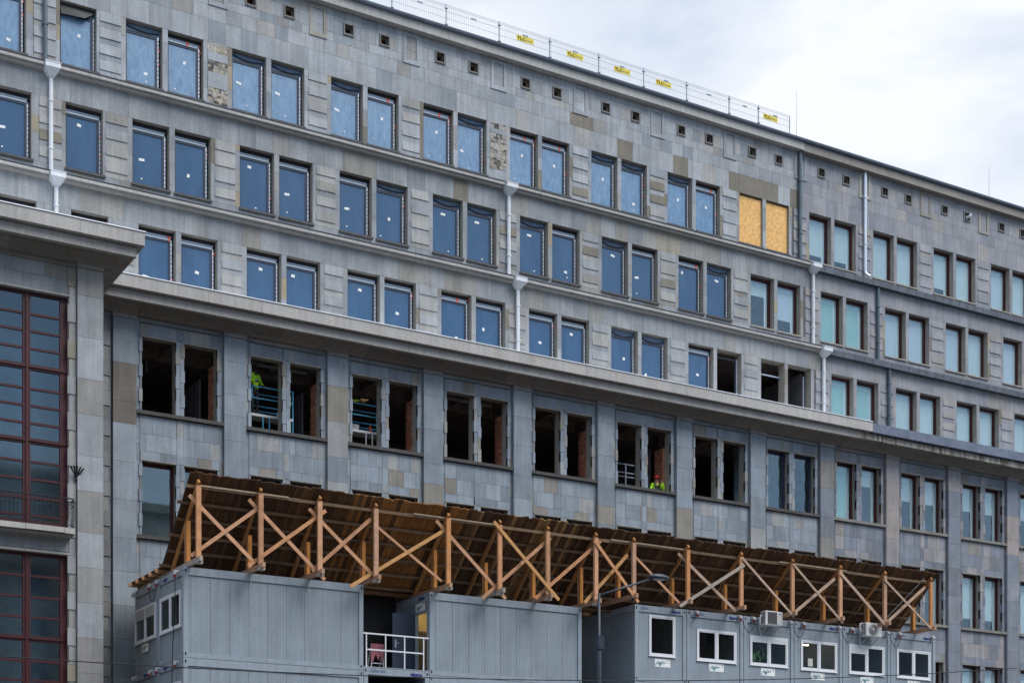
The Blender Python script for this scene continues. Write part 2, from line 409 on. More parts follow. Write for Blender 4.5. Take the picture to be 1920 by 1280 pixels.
clad(mb, -12, XEND, D1, [(31.42, 31.74), (31.74, 32.26), (32.26, 32.66)], H1, .35, .75, pal1, over1, jt=.08)
clad(mb, -12, XEND, D1, [(27.3, 27.87)], H1, .7, 1.1, pal1)
def strips(mb, y, r, pal, ops, wtall):
    """plain stone strips beside and between the openings, in tall stones"""
    xs = sorted(ops)
    for k, (a, b) in enumerate(xs):
        nxt = xs[k+1][0] if k+1 < len(xs) else XEND
        segs = []
        if nxt-b < .4: segs = [(b, nxt)]
        else: segs = [(b, b+(.17 if nxt > 0.5 else .25)), (nxt-.18, nxt)]
        for (s0, s1) in segs:
            z = r[0]
            while z < r[1]:
                t = random.uniform(.5, 1.0); zz = min(z+t, r[1])
                if r[1]-zz < .2: zz = r[1]
                p = pal((s0+s1)/2) if callable(pal) else pal
                c = jit(random.choice(p), .06)
                if random.random() < .09: c = jit(random.choice([BROWN, TAN]), .1)
                mb.quad((s0+.004, y, Z(z+.004)), (s1-.004, y, Z(z+.004)), (s1-.004, y, Z(zz-.004)), (s0+.004, y, Z(zz-.004)), c)
                z = zz
strips(mb, D1, R1, pal1, ops_up(), 0)
bb(mb, 'stone_cladding', 'stone')
# floors two and three from the top
def pal23(x): return P_OLD if x > OLDX else P_MID
def over2(x, h):
    if x < 31.6 and h > 26.2:
        k = mnoise.noise(Vector((x*.9, 3.3, 0)))
        if k > .42: return BROWN
        if k < -.40: return (.33, .305, .255)
    return None
mb = MB(); H = holes_of([(R2[0], R2[1], ops_up())])
clad(mb, -12, OLDX, D2, [(26.22, 27.08)], H, .6, .78, pal23, over2)
clad(mb, OLDX, XEND, D2, [(26.22, 27.08)], H, 1.2, 2.6, pal23, g=.008)
clad(mb, -12, XEND, D2, [(23.4, 23.97)], H, .7, 1.2, pal23)
strips(mb, D2, R2, pal23, ops_up(), 0)
bb(mb, 'stone_cladding', 'stone')
mb = MB(); H = holes_of([(R3[0], R3[1], ops_up())])
clad(mb, -12, OLDX, D3, [(22.30, 23.15)], H, .6, .8, pal23, over2)
clad(mb, OLDX, XEND, D3, [(22.30, 23.15)], H, 1.2, 2.6, P_OLD, g=.005)
clad(mb, -12, XEND, D3, [(19.4, 20.02)], H, .7, 1.2, pal23)
strips(mb, D3, R3, pal23, ops_up(), 0)
bb(mb, 'stone_cladding', 'stone')
# rusticated panels: flush course + raised slab whose lower edge throws a line of shade
def rustic(y, r, floor):
    for (a, b) in rust:
        mb = MB(); rb = MB()
        u = (a+b)/2
        top = r[1]; old = u > OLDX
        if floor == 1 and (3.3 < u < 4.4 or 15.0 < u < 16.0):      # slabs gone, rubble core shows
            z = r[1]
            seq = [(.38, 1), (.28, 0), (.42, 1), (.26, 0), (.30, 0), (.55, 1)] if u < 5 else [(.25, 1), (.18, 0), (.80, 1), (.62, 1)]
            for t, k in seq:
                if k:
                    zz = z
                    while zz > z-t+.02:
                        hh = random.uniform(.05, .2); x = a
                        while x < b:
                            w = random.uniform(.06, .22); c = jit(random.choice([(.40, .37, .31), (.38, .37, .35), (.30, .27, .23), (.43, .38, .30), (.12, .11, .10), (.36, .35, .33)]), .15)
                            o = random.uniform(0, .025)
                            rb.box(x, min(x+w-.008, b), y-.004-o, y+.007, Z(max(zz-hh, z-t)), Z(zz-.006), c); x += w
                        zz -= hh
                else:
                    mb.box(a, b, y-.03, y+.05, Z(z-t), Z(z), jit(random.choice(P_LIGHT), .05))
                z -= t
            mb.box(a, b, y-.0, y+.05, Z(r[0]), Z(z), jit(random.choice(P_LIGHT), .05))
            bb(mb, 'ribbed_panel', 'stone'); bb(rb, 'exposed_rubble', 'rubble')
            continue
        pal = P_OLD if old else (P_LIGHT if floor == 1 else P_MID+[(.36, .36, .35)]*6)
        z = r[1]+.0; first = True
        while z > r[0]+.05:
            if not first:
                t = min(.21, z-r[0]); mb.box(a, b, y-.004, y+.05, Z(z-t), Z(z-.003), jit(random.choice(pal), .04)); z -= t
            t = min(.355, z-r[0])
            if t < .08: break
            c = jit(random.choice(pal), .07)
            if random.random() < .10 and not old: c = jit(BROWN, .1)
            s = .03 if t > .3 else .0
            mb.add([(a, y-.003, Z(z)), (b, y-.003, Z(z)), (b, y-.003-s, Z(z-t)), (a, y-.003-s, Z(z-t)), (a, y+.05, Z(z)), (b, y+.05, Z(z)), (b, y+.05, Z(z-t)), (a, y+.05, Z(z-t))],
                   [(3, 2, 1, 0), (7, 4, 5, 6), (0, 4, 7, 3), (1, 2, 6, 5), (3, 7, 6, 2), (0, 1, 5, 4)], c)
            z -= t; first = False
        bb(mb, 'ribbed_panel', 'stone')
rustic(D1, R1, 1); rustic(D2, R2, 2); rustic(D3, R3, 3)
# blind panels of the attic
for (a, b) in pan:
    mb = MB(); old = a > OLDX
    fc = jit((.325, .305, .27), .08) if (old or random.random() < .3) else jit(random.choice(P_LIGHT), .05); ic = jit(random.choice(P_OLD if old else P_LIGHT), .05)
    mb.box(a, b, D1-.035, D1+.06, Z(31.42), Z(31.58), jit(fc, .08)); mb.box(a, a+.14, D1-.03, D1+.06, Z(31.58), Z(32.48), fc)
    mb.box(b-.14, b, D1-.03, D1+.06, Z(31.58), Z(32.48), jit(fc, .08)); mb.box(a, b, D1-.03, D1+.06, Z(32.48), Z(32.58), fc)
    mb.box(a+.15, b-.15, D1+.001, D1+.06, Z(31.59), Z(31.93), jit(ic, .1)); mb.box(a+.15, b-.15, D1+.001, D1+.06, Z(31.94), Z(32.47), ic)
    bb(mb, 'blind_panel', 'stone')
# vents
for k, (a, b) in enumerate(vents):
    mb = MB(); c = (.20, .195, .185)
    h0, h1 = 31.86, 32.20
    for (x0, x1, z0, z1) in ((a-.05, a, h0-.06, h1), (b, b+.05, h0-.06, h1), (a-.05, b+.05, h1, h1+.05), (a, b, h0-.06, h0)):
        mb.box(x0, x1, D1-.045, D1+.06, Z(z0), Z(z1), jit(c, .06), 0)
    mb.box(a, b, D1+.30, D1+.34, Z(h0), Z(h1), (1, 1, 1), 1)
    if a < 24: mb.box(a+.02, a+.2, D1+.26, D1+.30, Z(h0), Z(h1-.06), (.35, .10, .05), 2)
    bb(mb, 'vent', ['stone', 'hole', 'brick'])

mb = MB(); u_ = vents[-1-2*(NB-1-10)][0]
mb.tube([(u_+.12, D1+.2, Z(31.96)), (u_+.12, D1-.10, Z(31.96)), (u_+.16, D1-.20, Z(31.98)), (u_+.22, D1-.24, Z(32.10))], .065, 10); bb(mb, 'flue_elbow', 'pipesteel')
# lower facade cladding
Hs = [(a, b, R4[0], R4[1]) for a, b in ops_low(0, NB)]+[(a, b, R5[0], R5[1]) for a, b in ops_low(0, NB)]+[(a, b, R6[0], R6[1]) for a, b in ops_low(8, NB)]
mb = MB()
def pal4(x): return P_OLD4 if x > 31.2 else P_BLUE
def over4(x, h):
    return None
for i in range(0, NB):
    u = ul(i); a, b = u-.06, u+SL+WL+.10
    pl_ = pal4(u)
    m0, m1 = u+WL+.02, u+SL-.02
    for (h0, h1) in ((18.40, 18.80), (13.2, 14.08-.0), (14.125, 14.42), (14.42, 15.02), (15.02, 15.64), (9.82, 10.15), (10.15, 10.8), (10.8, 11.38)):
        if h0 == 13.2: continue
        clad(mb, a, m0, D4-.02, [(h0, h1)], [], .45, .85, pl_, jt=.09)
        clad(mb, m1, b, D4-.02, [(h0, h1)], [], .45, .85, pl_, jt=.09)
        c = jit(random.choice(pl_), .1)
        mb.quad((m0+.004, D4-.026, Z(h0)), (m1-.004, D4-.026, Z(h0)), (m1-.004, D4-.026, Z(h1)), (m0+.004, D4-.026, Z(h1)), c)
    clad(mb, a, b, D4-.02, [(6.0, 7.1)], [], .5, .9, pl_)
# strips between panels and pilasters
for i in range(0, NB+1):
    u = ul(i); px0, px1 = u-1.02, u-.22
    for (s0, s1) in ((px1+.02, u-.065),):
        z = 5.
        while z < 18.84:
            t = random.uniform(.5, .75); mb.quad((s0, D4-.004, Z(z+.005)), (s1, D4-.004, Z(z+.005)), (s1, D4-.004, Z(z+t-.005)), (s0, D4-.004, Z(z+t-.005)), jit(random.choice(pal4(u)+[(.33, .32, .30)]*3), .07)); z += t
    s0, s1 = px0-.14, px0-.02
    if i == 0: s0 = -.62; s1 = -.47
    z = 5.
    while z < 18.84:
        t = random.uniform(.5, .75); mb.quad((s0, D4-.004, Z(z+.005)), (s1, D4-.004, Z(z+.005)), (s1, D4-.004, Z(z+t-.005)), (s0, D4-.004, Z(z+t-.005)), jit(random.choice(pal4(u)), .07)); z += t
# frieze course above the windows
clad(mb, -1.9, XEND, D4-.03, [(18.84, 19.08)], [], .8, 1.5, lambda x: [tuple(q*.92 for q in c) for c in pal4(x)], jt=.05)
bb(mb, 'stone_cladding', 'stone')
# toothed jamb stones that step in and out along each opening
def jambs(rows, ib, pal):
    for (r0, r1) in rows:
        for i in ib:
            mb = MB()
            u = ul(i)
            for x in (u, u+SL): mb.box(x-.05, x+WL+.05, D4-.048, D4+.12, Z(r1-(.045 if r1 > 15 else .02)), Z(r1+.008), (.33, .32, .29))
            for e, (x, sgn) in enumerate(((u, 1), (u+WL, -1), (u+SL, 1), (u+SL+WL, -1))):
                z = r0; k = (e+i) % 2
                while z < r1-.05:
                    t = .43 if z > r0 else .30+.2*((e*7+i) % 2)
                    zz = min(z+t, r1)
                    pr = .022 if k % 2 else .0
                    c = jit(random.choice(pal(u)*2+[(.31, .305, .285)]*4), .08)
                    w = .135 if e in (1, 2) else .055+(.045 if k % 2 else 0)
                    a, b = (x-w, x+pr) if sgn > 0 else (x-pr, x+w)
                    y0 = D4-.035-(.014 if k % 2 else 0)
                    mb.box(a, b, y0, D4+.10+.03*(k % 2), Z(z+.004), Z(zz-.004), c)
                    z = zz; k += 1
            bb(mb, 'window_surround', 'stone')
jambs([R4, R5], range(0, NB), pal4); jambs([R6], range(8, NB), pal4)
# pilasters
for i in range(0, NB+1):
    u = ul(i); a, b = u-1.02, u-.22
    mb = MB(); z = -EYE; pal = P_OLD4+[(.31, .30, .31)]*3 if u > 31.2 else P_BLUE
    zs = []
    z = 4.0+random.uniform(0, .4)
    mb.box(a, b, D4-.15, D4+.0, Z(-EYE), Z(z-.005), (.27, .29, .31))
    while z < 18.83:
        t = random.choice([.9, 1.15, 1.3, 1.3, .75]); zz = min(z+t, 18.83)
        if 18.83-zz < .3: zz = 18.83
        c = jit(random.choice(pal), .07)
        if i == 2 and 16.2 < z < 17.4: c = (.25, .235, .20)
        if i == 0 and 15.0 < z < 16.3: c = (.165, .15, .135)
        if i == 0 and 11.6 < z < 12.5: c = (.20, .19, .18)
        if i > 8 and random.random() < .25: c = jit((.33, .30, .29), .07)
        mb.box(a, b, D4-.15, D4+.0, Z(z), Z(zz-.008), c); z = zz
    bb(mb, 'pilaster', 'stone')
    mb = MB(); mb.box(a-.02, b+.02, D4-.18, D4, Z(18.835), Z(19.09), (.27, .27, .27)); bb(mb, 'pilaster_cap', 'stone')
# window sill slabs of the lower floors
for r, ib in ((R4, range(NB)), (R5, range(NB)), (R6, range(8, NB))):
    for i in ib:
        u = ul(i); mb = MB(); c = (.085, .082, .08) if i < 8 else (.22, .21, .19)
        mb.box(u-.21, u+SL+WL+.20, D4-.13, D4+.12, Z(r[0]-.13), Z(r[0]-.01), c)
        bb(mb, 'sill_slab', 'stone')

# --- main cornice --------------------------------------------------------------
cx0, cx1 = -1.0, 33.3
def cornice(parent, org, y, x0, x1, xr=None, newpart=True, seed=0):
    """y = wall plane; fascias step forward of it"""
    mb = MB(); rr = random.Random(seed)
    f1, f2 = y-1.18, y-.98
    x = x0
    e1 = x1; e2 = x1 if xr is None else x1-.2; e3 = x1 if xr is None else x1-.75
    mb.box(x0, e2, f2, y+.3, Z(19.47), Z(19.52), (.22, .21, .2))
    while x < e1:
        w = rr.uniform(1.6, 2.2); q = min(x+w, e1)
        q_ = rr.uniform(.95, 1.04); c = (.42*q_, .405*q_, .385*q_)
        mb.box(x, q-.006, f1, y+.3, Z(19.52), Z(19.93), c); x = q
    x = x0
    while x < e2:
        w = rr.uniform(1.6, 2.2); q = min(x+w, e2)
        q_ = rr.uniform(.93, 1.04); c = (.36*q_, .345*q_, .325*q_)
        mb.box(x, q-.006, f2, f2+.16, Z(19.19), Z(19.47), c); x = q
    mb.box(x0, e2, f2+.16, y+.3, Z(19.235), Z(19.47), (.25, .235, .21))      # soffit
    # bed mould
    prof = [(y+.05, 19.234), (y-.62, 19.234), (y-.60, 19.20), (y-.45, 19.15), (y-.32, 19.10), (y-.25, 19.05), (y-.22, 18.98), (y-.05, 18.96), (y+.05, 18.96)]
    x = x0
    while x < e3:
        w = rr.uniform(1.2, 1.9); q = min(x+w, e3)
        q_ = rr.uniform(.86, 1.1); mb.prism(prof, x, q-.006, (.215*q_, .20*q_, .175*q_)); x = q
    return mb
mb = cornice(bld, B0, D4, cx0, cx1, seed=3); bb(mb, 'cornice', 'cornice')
mb = MB(); mb.box(cx0, cx1, D4-1.21, D4+.3, Z(19.934), Z(19.965)); bb(mb, 'drip_edge', 'lip')
# old end of the cornice: sheet metal fascia over crumbling stone
mb = MB(); x = cx1+.006
while x < XEND:
    q = min(x+random.uniform(1.9, 2.6), XEND); mb.box(x, q-.01, D4-1.17, D4+.3, Z(19.50), Z(19.90), jit((.13, .155, .215), .07)); x = q
bb(mb, 'metal_fascia', 'slate')
mb = MB(); x = cx1-.9
f2 = D4-.98
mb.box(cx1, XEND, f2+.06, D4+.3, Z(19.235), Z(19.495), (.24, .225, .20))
while x < XEND:
    w = random.uniform(.05, .22)
    c = jit(random.choice([(.33, .31, .28)]*5+[(.5, .47, .42), (.20, .18, .15), (.16, .14, .12)]), .12); lo = 19.19+random.uniform(0, .02)
    mb.box(x, x+w, f2-random.uniform(0.004, .03), f2+.07, Z(lo), Z(19.48-random.uniform(0, .06)), c); x += w
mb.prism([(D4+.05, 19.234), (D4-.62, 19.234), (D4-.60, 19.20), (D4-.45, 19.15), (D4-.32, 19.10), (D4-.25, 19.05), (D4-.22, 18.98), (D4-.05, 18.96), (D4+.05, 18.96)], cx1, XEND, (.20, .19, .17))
bb(mb, 'crumbling_cornice', 'stone')
# --- ledges with gutters between the upper floors
def ledge(yl, yu, h):
    mb = MB()
    x = -12
    while x < OLDX:
        q = min(x+random.uniform(2.6, 3.2), OLDX)
        mb.box(x, q-.008, yl-.17, yu+.2, Z(h), Z(h+.09), jit((.36, .35, .33), .04)); mb.box(x, q-.008, yl-.27, yu+.2, Z(h+.098), Z(h+.20), jit((.42, .41, .39), .04)); x = q
    bb(mb, 'ledge', 'cornice')
    mb = MB(); mb.box(-12, OLDX, yl-.29, yl+.1, Z(h+.215), Z(h+.235)); bb(mb, 'gutter_edge', 'navy')
    mb = MB(); x = OLDX+.006
    while x < XEND:
        q = min(x+random.uniform(.5, .62), XEND); mb.box(x, q-.02, yl-.24, yu+.2, Z(h-.06), Z(h+.2), jit((.085, .10, .125), .15)); x = q
    bb(mb, 'slate_ledge', 'slate')
ledge(D3, D2, 23.10); ledge(D2, D1, 27.06)
# --- roof edge
mb = MB(); mb.box(-12, OLDX, D1-.3, D1+.3, Z(32.66), Z(32.99), (.43, .42, .40))
x = OLDX+.004
while x < XEND:
    q = min(x+random.uniform(1.1, 1.5), XEND); mb.box(x, q-.008, D1-.3, D1+.3, Z(32.62), Z(32.97), jit((.27, .25, .225), .06)); x = q
bb(mb, 'roof_fascia', 'cornice')
mb = MB(); x = -12
while x < XEND:
    q = min(x+3.0, XEND)
    mb.prism([(D1-.26, 32.99), (D1-.36, 32.995), (D1-.44, 33.03), (D1-.46, 33.10), (D1-.43, 33.10), (D1-.30, 33.06), (D1+.3, 33.06), (D1+.3, 32.99)][::-1], x, q-.015, (1, 1, 1)); x = q
bb(mb, 'gutter', 'gutterdark')
mb = MB(); mb.box(-12, XEND, D1+.3, 22, Z(32.9), Z(33.1)); bb(mb, 'roof', 'roofing')

# ------------------------------------------------------------------ rooms behind the openings
mb = MB()
YB = D4+9
mb.box(-8, XEND, D4+.42, YB, Z(14.62), Z(14.82)); mb.box(-8, XEND, D4+.42, YB, Z(18.75), Z(18.95))
mb.box(-8, XEND, D3+.42, YB, Z(19.1), Z(19.3)); mb.box(-8, XEND, D3+.42, YB, Z(22.75), Z(22.95)); mb.box(-12, XEND, D2+.42, YB, Z(26.6), Z(26.8))
mb.box(-12, XEND, D1+.42, YB, Z(30.5), Z(30.7)); mb.box(-8, XEND, D4+.42, YB, Z(10.3), Z(10.5))
bb(mb, 'floor_slabs', 'inside')
mb = MB(); mb.box(-12, XEND, YB, YB+.3, Z(-EYE), Z(33)); mb.box(-12.3, -12, D1+.3, 22, Z(-EYE), Z(33)); mb.box(XEND, XEND+.3, D4, 22, Z(-EYE), Z(33)); mb.box(-12, XEND, 21.7, 22, Z(-EYE), Z(32.9)); bb(mb, 'rear_wall', 'inside')
# brick piers seen beside the right-hand openings, grey board partitions, ceiling strips
for i in range(0, 7):
    u = ul(i)+SL+WL+.0
    mb = MB()
    y0, y1 = D4+.425, D4+1.0; top = 17.95 if i != 5 else 17.72
    x0 = u+.02 if i != 5 else u-.1
    if i != 6:
        mb.box(x0+.012, x0+.5, y0, y1, Z(14.82), Z(top), (.22, .2, .18))
        z = 14.9; k = 0
        while z < top-.05:
            y = y0+(.0 if k % 2 else .06)-.12
            while y < y1:
                a, b = max(y, y0), min(y+.24, y1)
                if b-a > .03: mb.box(x0-.004-random.uniform(0, .006), x0+.02, a, b, Z(z), Z(z+.062), jit(random.choice([(.52, .20, .12), (.46, .16, .09), (.58, .27, .16), (.38, .15, .10)]), .15))
                y += .25
            x = x0
            while x < x0+.5:
                mb.box(x, min(x+.24, x0+.5), y0-.008, y0+.02, Z(z), Z(z+.062), jit((.50, .20, .12), .2)); x += .25
            z += .074; k += 1
        bb(mb, 'brick_pier', 'brick')
    mb = MB(); y = D4+1.15
    while y < D4+5.2:
        mb.box(u-.25-.01, u-.21, y, y+.28, Z(14.82), Z(17.6+.12*(i % 3)), (1, 1, 1)); y += .30
    if i in (0, 1, 5): bb(mb, 'board_partition', 'board')
for i in (1, 3):
    mb = MB(); mb.box(ul(i)+.3, ul(i)+2.6, D4+1.0, D4+1.14, Z(18.40), Z(18.47)); bb(mb, 'ceiling_strip', 'steel')
mb = MB()
for i in range(0, 8):
    u = ul(i)
    mb.box(u-.4, u+3.2, D4+2.0, D4+2.25, Z(18.3), Z(18.75)); mb.box(u+1.3, u+1.5, D4+.6, D4+6, Z(18.45), Z(18.75)); 
    mb.tube([(u+.2, D4+1.2, Z(18.3)), (u+.6, D4+1.4, Z(18.1)), (u+.62, D4+1.4, Z(17.6))], .03); 
bb(mb, 'ceiling_beams', 'inside')
# dim rooms behind the unrenovated windows
mb = MB()
mb.box(OLDX-3.9, XEND, D2+1.8, D2+1.9, Z(22.96), Z(26.59)); mb.box(OLDX-.3, XEND, D3+1.8, D3+1.9, Z(19.31), Z(22.74)); mb.box(OLDX-.3, XEND, D1+1.8, D1+1.9, Z(26.81), Z(30.49))
mb.box(27.9, XEND, D4+1.8, D4+1.9, Z(14.83), Z(18.74)); mb.box(-1.5, XEND, D4+1.8, D4+1.9, Z(10.51), Z(14.6)); mb.box(31, XEND, D4+1.8, D4+1.9, Z(6), Z(10.3))
bb(mb, 'room_rear_panels', 'roomback')

# ------------------------------------------------------------------ renovated windows
def winpart(name, mb, mats, parent, smooth=False):
    return mb.build(name, mats, parent, (0, 0, 0), smooth)
def new_window(kind, hh, rs):
    """window in its own axes: x right, y inwards from the wall face, z up from the sill"""
    rr = random.Random(rs); W_ = 1.32; y0, y1 = .20, .29
    top = hh-.30
    m = MB()
    x0, x1 = .03, 1.19
    m.box(x0, x0+.06, y0, y1, .02, top); m.box(x1-.07, x1, y0, y1, .02, top); m.box(x0+.06, x1-.07, y0, y1, .02, .07); m.box(x0+.06, x1-.07, y0, y1, top-.06, top)
    m.box(.0, 1.32, y1+.02, y1+.07, 0, hh)                      # dark packing behind the gaps
    w = winpart('window', m, 'navy', bld)
    p = MB(); p.box(x0+.06, x1-.07, y0+.03, y0+.05, .07, top-.06); winpart('pane', p, 'filmpane' if kind == 'film' else 'skypane', w)
    s = MB(); s.box(1.195, 1.235, y0-.012, y0+.05, .02, top+.02)
    if kind == 'clear' and rs % 3 == 0: s.box(.0, .028, y0-.01, y0+.03, .02, top)
    z = .1
    bl_ = s
    z = .12
    while z < top: bl_.box(1.198, 1.232, y0-.0135, y0-.011, z, z+.03, (1, 1, 1), 1); z += .15
    winpart('tape_strip', s, ['silver', 'navy'], w)
    h = MB()
    style = rs % 3
    if style == 0 or kind == 'clear' and style == 1:
        h.box(x0, x1, y0-.02, y0+.02, top+.01, top+.075); h.box(x0, x1+.03, y0-.0, y0+.04, top+.105, top+.15)
        winpart('head_profile', h, 'alu', w)
        k = MB(); k.box(0, 1.32, y0+.02, y0+.06, top+.15, hh); winpart('membrane', k, 'membrane', w)
    else:
        k = MB(); k.box(x0, 1.30, y0+.03, y0+.06, top-.02, hh-.02); winpart('membrane', k, 'bluefilm', w)
        sg = rr.uniform(.06, .14); pts = [(.04+1.2*t/8, y0+.0, top+.20-.20*t/8*.3-sg*math.sin(math.pi*t/8)) for t in range(9)]
        h.tube(pts, .018, 5); h.box(x0, x1, y0-.006, y0+.02, top, top+.025)
        winpart('loose_membrane_edge', h, 'membrane', w)
    sl = MB(); sl.box(-.03, 1.36, -.075, .24, -.075, -.0); winpart('sill', sl, 'sillboard', w)
    t = MB()
    sx, sz = rr.uniform(.25, .8), (rr.uniform(.4, 1.5) if kind == 'film' else rr.choice([rr.uniform(.5, 1.2), top-.3]))
    a = rr.uniform(-.3, .3); cw, ch = rr.choice([(.07, .05), (.05, .06), (.10, .045)]); c, s_ = math.cos(a), math.sin(a)
    pts = [(sx+c*i-s_*j, y0+.022, sz+s_*i+c*j) for i, j in ((-cw, -ch), (cw, -ch), (cw, ch), (-cw, ch))]
    t.add(pts+[(p[0], p[1]+.004, p[2]) for p in pts], [(0, 1, 2, 3), (7, 6, 5, 4), (0, 4, 5, 1), (1, 5, 6, 2), (2, 6, 7, 3), (3, 7, 4, 0)])
    if rr.random() < .6:
        sx, sz = rr.uniform(.2, .9), rr.uniform(.12, .35)
        t.box(sx, sx+.06, y0+.018, y0+.022, sz, sz+.05)
    winpart('sticker', t, 'white', w)
    if rs % 2 == 0:
        o = MB()
        for q in range(rr.choice([1, 2, 3])):
            z = rr.uniform(.2, hh-.1); x = rr.choice([0.01, 1.24, 1.23]); o.box(x, x+.04, y0-.03, y0-.01, z, z+rr.uniform(.05, .11))
        if rr.random() < .5: x = rr.uniform(.3, 1.1); o.box(x, x+.10, y0-.03, y0-.01, hh-.24, hh-.17); o.box(x+.03, x+.06, y0-.035, y0-.012, hh-.34, hh-.15)
        winpart('orange_tape', o, 'orange', w)
    return w
protos = {('film', 2.21): [], ('clear', 2.25): [], ('clear', 2.28): []}
def place(protolist, x, y, z):
    p = place.r.choice([q for q in protolist if q is not place.last]); place.last = p
    t = p[1]
    if not p[2]: p[2] = True; o = t[0]
    else: o = copy_tree(t, bld)
    o.location = (x, y-D4, z)
    return o
place.r = random.Random(8); place.last = None
def protoset(kind, hh, n, base):
    out = []
    for k in range(n):
        w = new_window(kind, hh, base+k); out.append([w, None, False])
    return out
PF = protoset('film', 2.21, 9, 0); PC = protoset('clear', 2.25, 9, 10); PD = protoset('clear', 2.28, 8, 21)
for P_ in (PF, PC, PD):
    for p in P_: p[1] = make_tree(p[0])
for k, (a, b) in enumerate([(-5.75, 0), (-4.2, 0), (-1.75, 0)]):
    place(PF, a, D1, Z(R1[0])); place(PC, a, D2, Z(R2[0])); place(PD, a, D3, Z(R3[0]))
for i in range(0, 7):
    u = ul(i, True)
    for x in (u, u+SU): place(PF, x, D1, Z(R1[0])); place(PC, x, D2, Z(R2[0]))
    place(PD, u, D3, Z(R3[0]))
    if i < 6: place(PD, u+SU, D3, Z(R3[0]))
# torn black membrane over the single window of the top floor
mb = MB(); x = -1.73; y = D1+.14
mb.add([(x, y, Z(30.06)), (x+1.25, y, Z(30.06)), (x+1.1, y-.05, Z(29.87)), (x+.85, y-.1, Z(29.68)), (x+.05, y-.06, Z(29.66)), (x, y+.02, Z(30.06)), (x+1.25, y+.02, Z(30.06)), (x+1.1, y-.03, Z(29.87)), (x+.85, y-.08, Z(29.68)), (x+.05, y-.04, Z(29.66))],
       [(4, 3, 2, 1, 0), (5, 6, 7, 8, 9), (0, 1, 6, 5), (1, 2, 7, 6), (2, 3, 8, 7), (3, 4, 9, 8), (4, 0, 5, 9)])
bb(mb, 'torn_membrane', 'membrane')
# stripped openings: bay 6 right and bay 7 of the third upper floor
u6, u7 = ul(6, True), ul(7, True)
mb = MB(); mb.box(u6+SU+.03, u6+SU+1.2, D3+.22, D3+.29, Z(22.02), Z(22.06)); mb.box(u6+SU+1.15, u6+SU+1.21, D3+.22, D3+.29, Z(20.02), Z(22.02)); mb.box(u6+SU+.03, u6+SU+.09, D3+.22, D3+.29, Z(20.02), Z(22.02))
w = bb(mb, 'bare_window_frame', 'navy')
mb = MB(); mb.box(u6+SU+1.22, u6+SU+1.26, D3+.2, D3+.25, Z(20.02), Z(22.1)); s_ = mb.build('tape_strip', 'silver', w, B0)
mb = MB(); mb.box(u7+.0, u7+1.32, D3+.3, D3+.36, Z(21.72), Z(21.77)); mb.box(u7+SU+1.1, u7+SU+1.13, D3+.25, D3+.3, Z(20.02), Z(22.0)); bb(mb, 'bare_window_frame', 'alu')
mb = MB(); mb.box(u7+SU+1.16, u7+SU+1.2, D3+.45, D3+4, Z(19.31), Z(22.2)); bb(mb, 'board_partition', 'board')
# boarded pair of the top floor
for x in (u7, u7+SU):
    mb = MB(); mb.box(x+.03, x+1.30, D1+.10, D1+.125, Z(27.9), Z(30.02)); o = bb(mb, 'osb_board', 'osb')
    mb = MB(); mb.box(x-.03, x+1.36, D1-.075, D1+.1, Z(27.80), Z(27.87)); mb.build('sill', 'sillboard', o, B0)

# ------------------------------------------------------------------ old windows with dark red frames
def old_window(w, hh, frame, drop, blind, pane='oldpane', y0=.27, slab=True, two=False):
    m = MB(); f = .115; y1 = y0+.07
    m.box(0, f*.8, y0, y1, 0, hh); m.box(w-f, w, y0, y1, 0, hh); m.box(f*.8, w-f, y0, y1, 0, .07); m.box(f*.8, w-f, y0, y1, hh-.14, hh)
    o = winpart('red_framed_window' if frame == 'red' else 'grey_framed_window', m, frame, bld)
    p = MB(); p.box(f*.8, w-f, y0+.03, y0+.036, .07, hh-.14); winpart('pane', p, pane, o)
    if drop > 0:
        b = MB(); zb = max(hh-.14-drop*(hh-.2), .02); b.box(.02, w-.02, y0+.08, y0+.085, zb, hh-.05); b.box(.02, w-.02, y0+.075, y0+.09, zb-.02, zb); winpart('blind', b, blind, o)
    if pane == 'oldpane' and frame == 'red' and drop > 0:
        q = MB(); q.box(w-.30, w-.13, y0+.071, y0+.078, .03, hh-.1); q.box(.02, w-.30, y0+.071, y0+.078, hh-.32, hh-.27); winpart('inner_reveal', q, 'pvc', o)
    if slab:
        s = MB(); s.box(-.04, w+.04, -.06, y0, -.06, -.002); winpart('sill', s, 'reveal', o)
    return o
variants = [(1., 'blind'), (1., 'blindlilac'), (.80, 'blind'), (.45, 'blind'), (1., 'blindteal'), (.7, 'blindlilac'), (.3, 'blind')]
PO = {}
def put_old(kind, v, x, y, z, w, hh, frame='red', slab=True, pane='oldpane'):
    key = (kind, v, frame, slab, pane)
    if key not in PO:
        d, b = variants[v] if v is not None else (0, None)
        o = old_window(w, hh, frame, d, b, pane, slab=slab); PO[key] = make_tree(o)
    else: o = copy_tree(PO[key], bld)
    o.location = (x, y-D4, z); return o
rr = random.Random(5)
for i in range(7, NB-1):
    u = ul(i, True)
    for s_ in (0, SU):
        if i == 7: put_old('u', 5 if s_ else 6, u+s_, D2, Z(R2[0]), WU, 2.25)
        else:
            put_old('t', rr.choice([0, 1, 2, 0]), u+s_, D1, Z(R1[0]), WU, 2.21)
            put_old('u', 4 if i == 8 else rr.choice([1, 1, 0]), u+s_, D2, Z(R2[0]), WU, 2.25)
            put_old('v', 4 if i == 8 else rr.choice([0, 0, 2, 4]), u+s_, D3, Z(R3[0]), WU, 2.28)
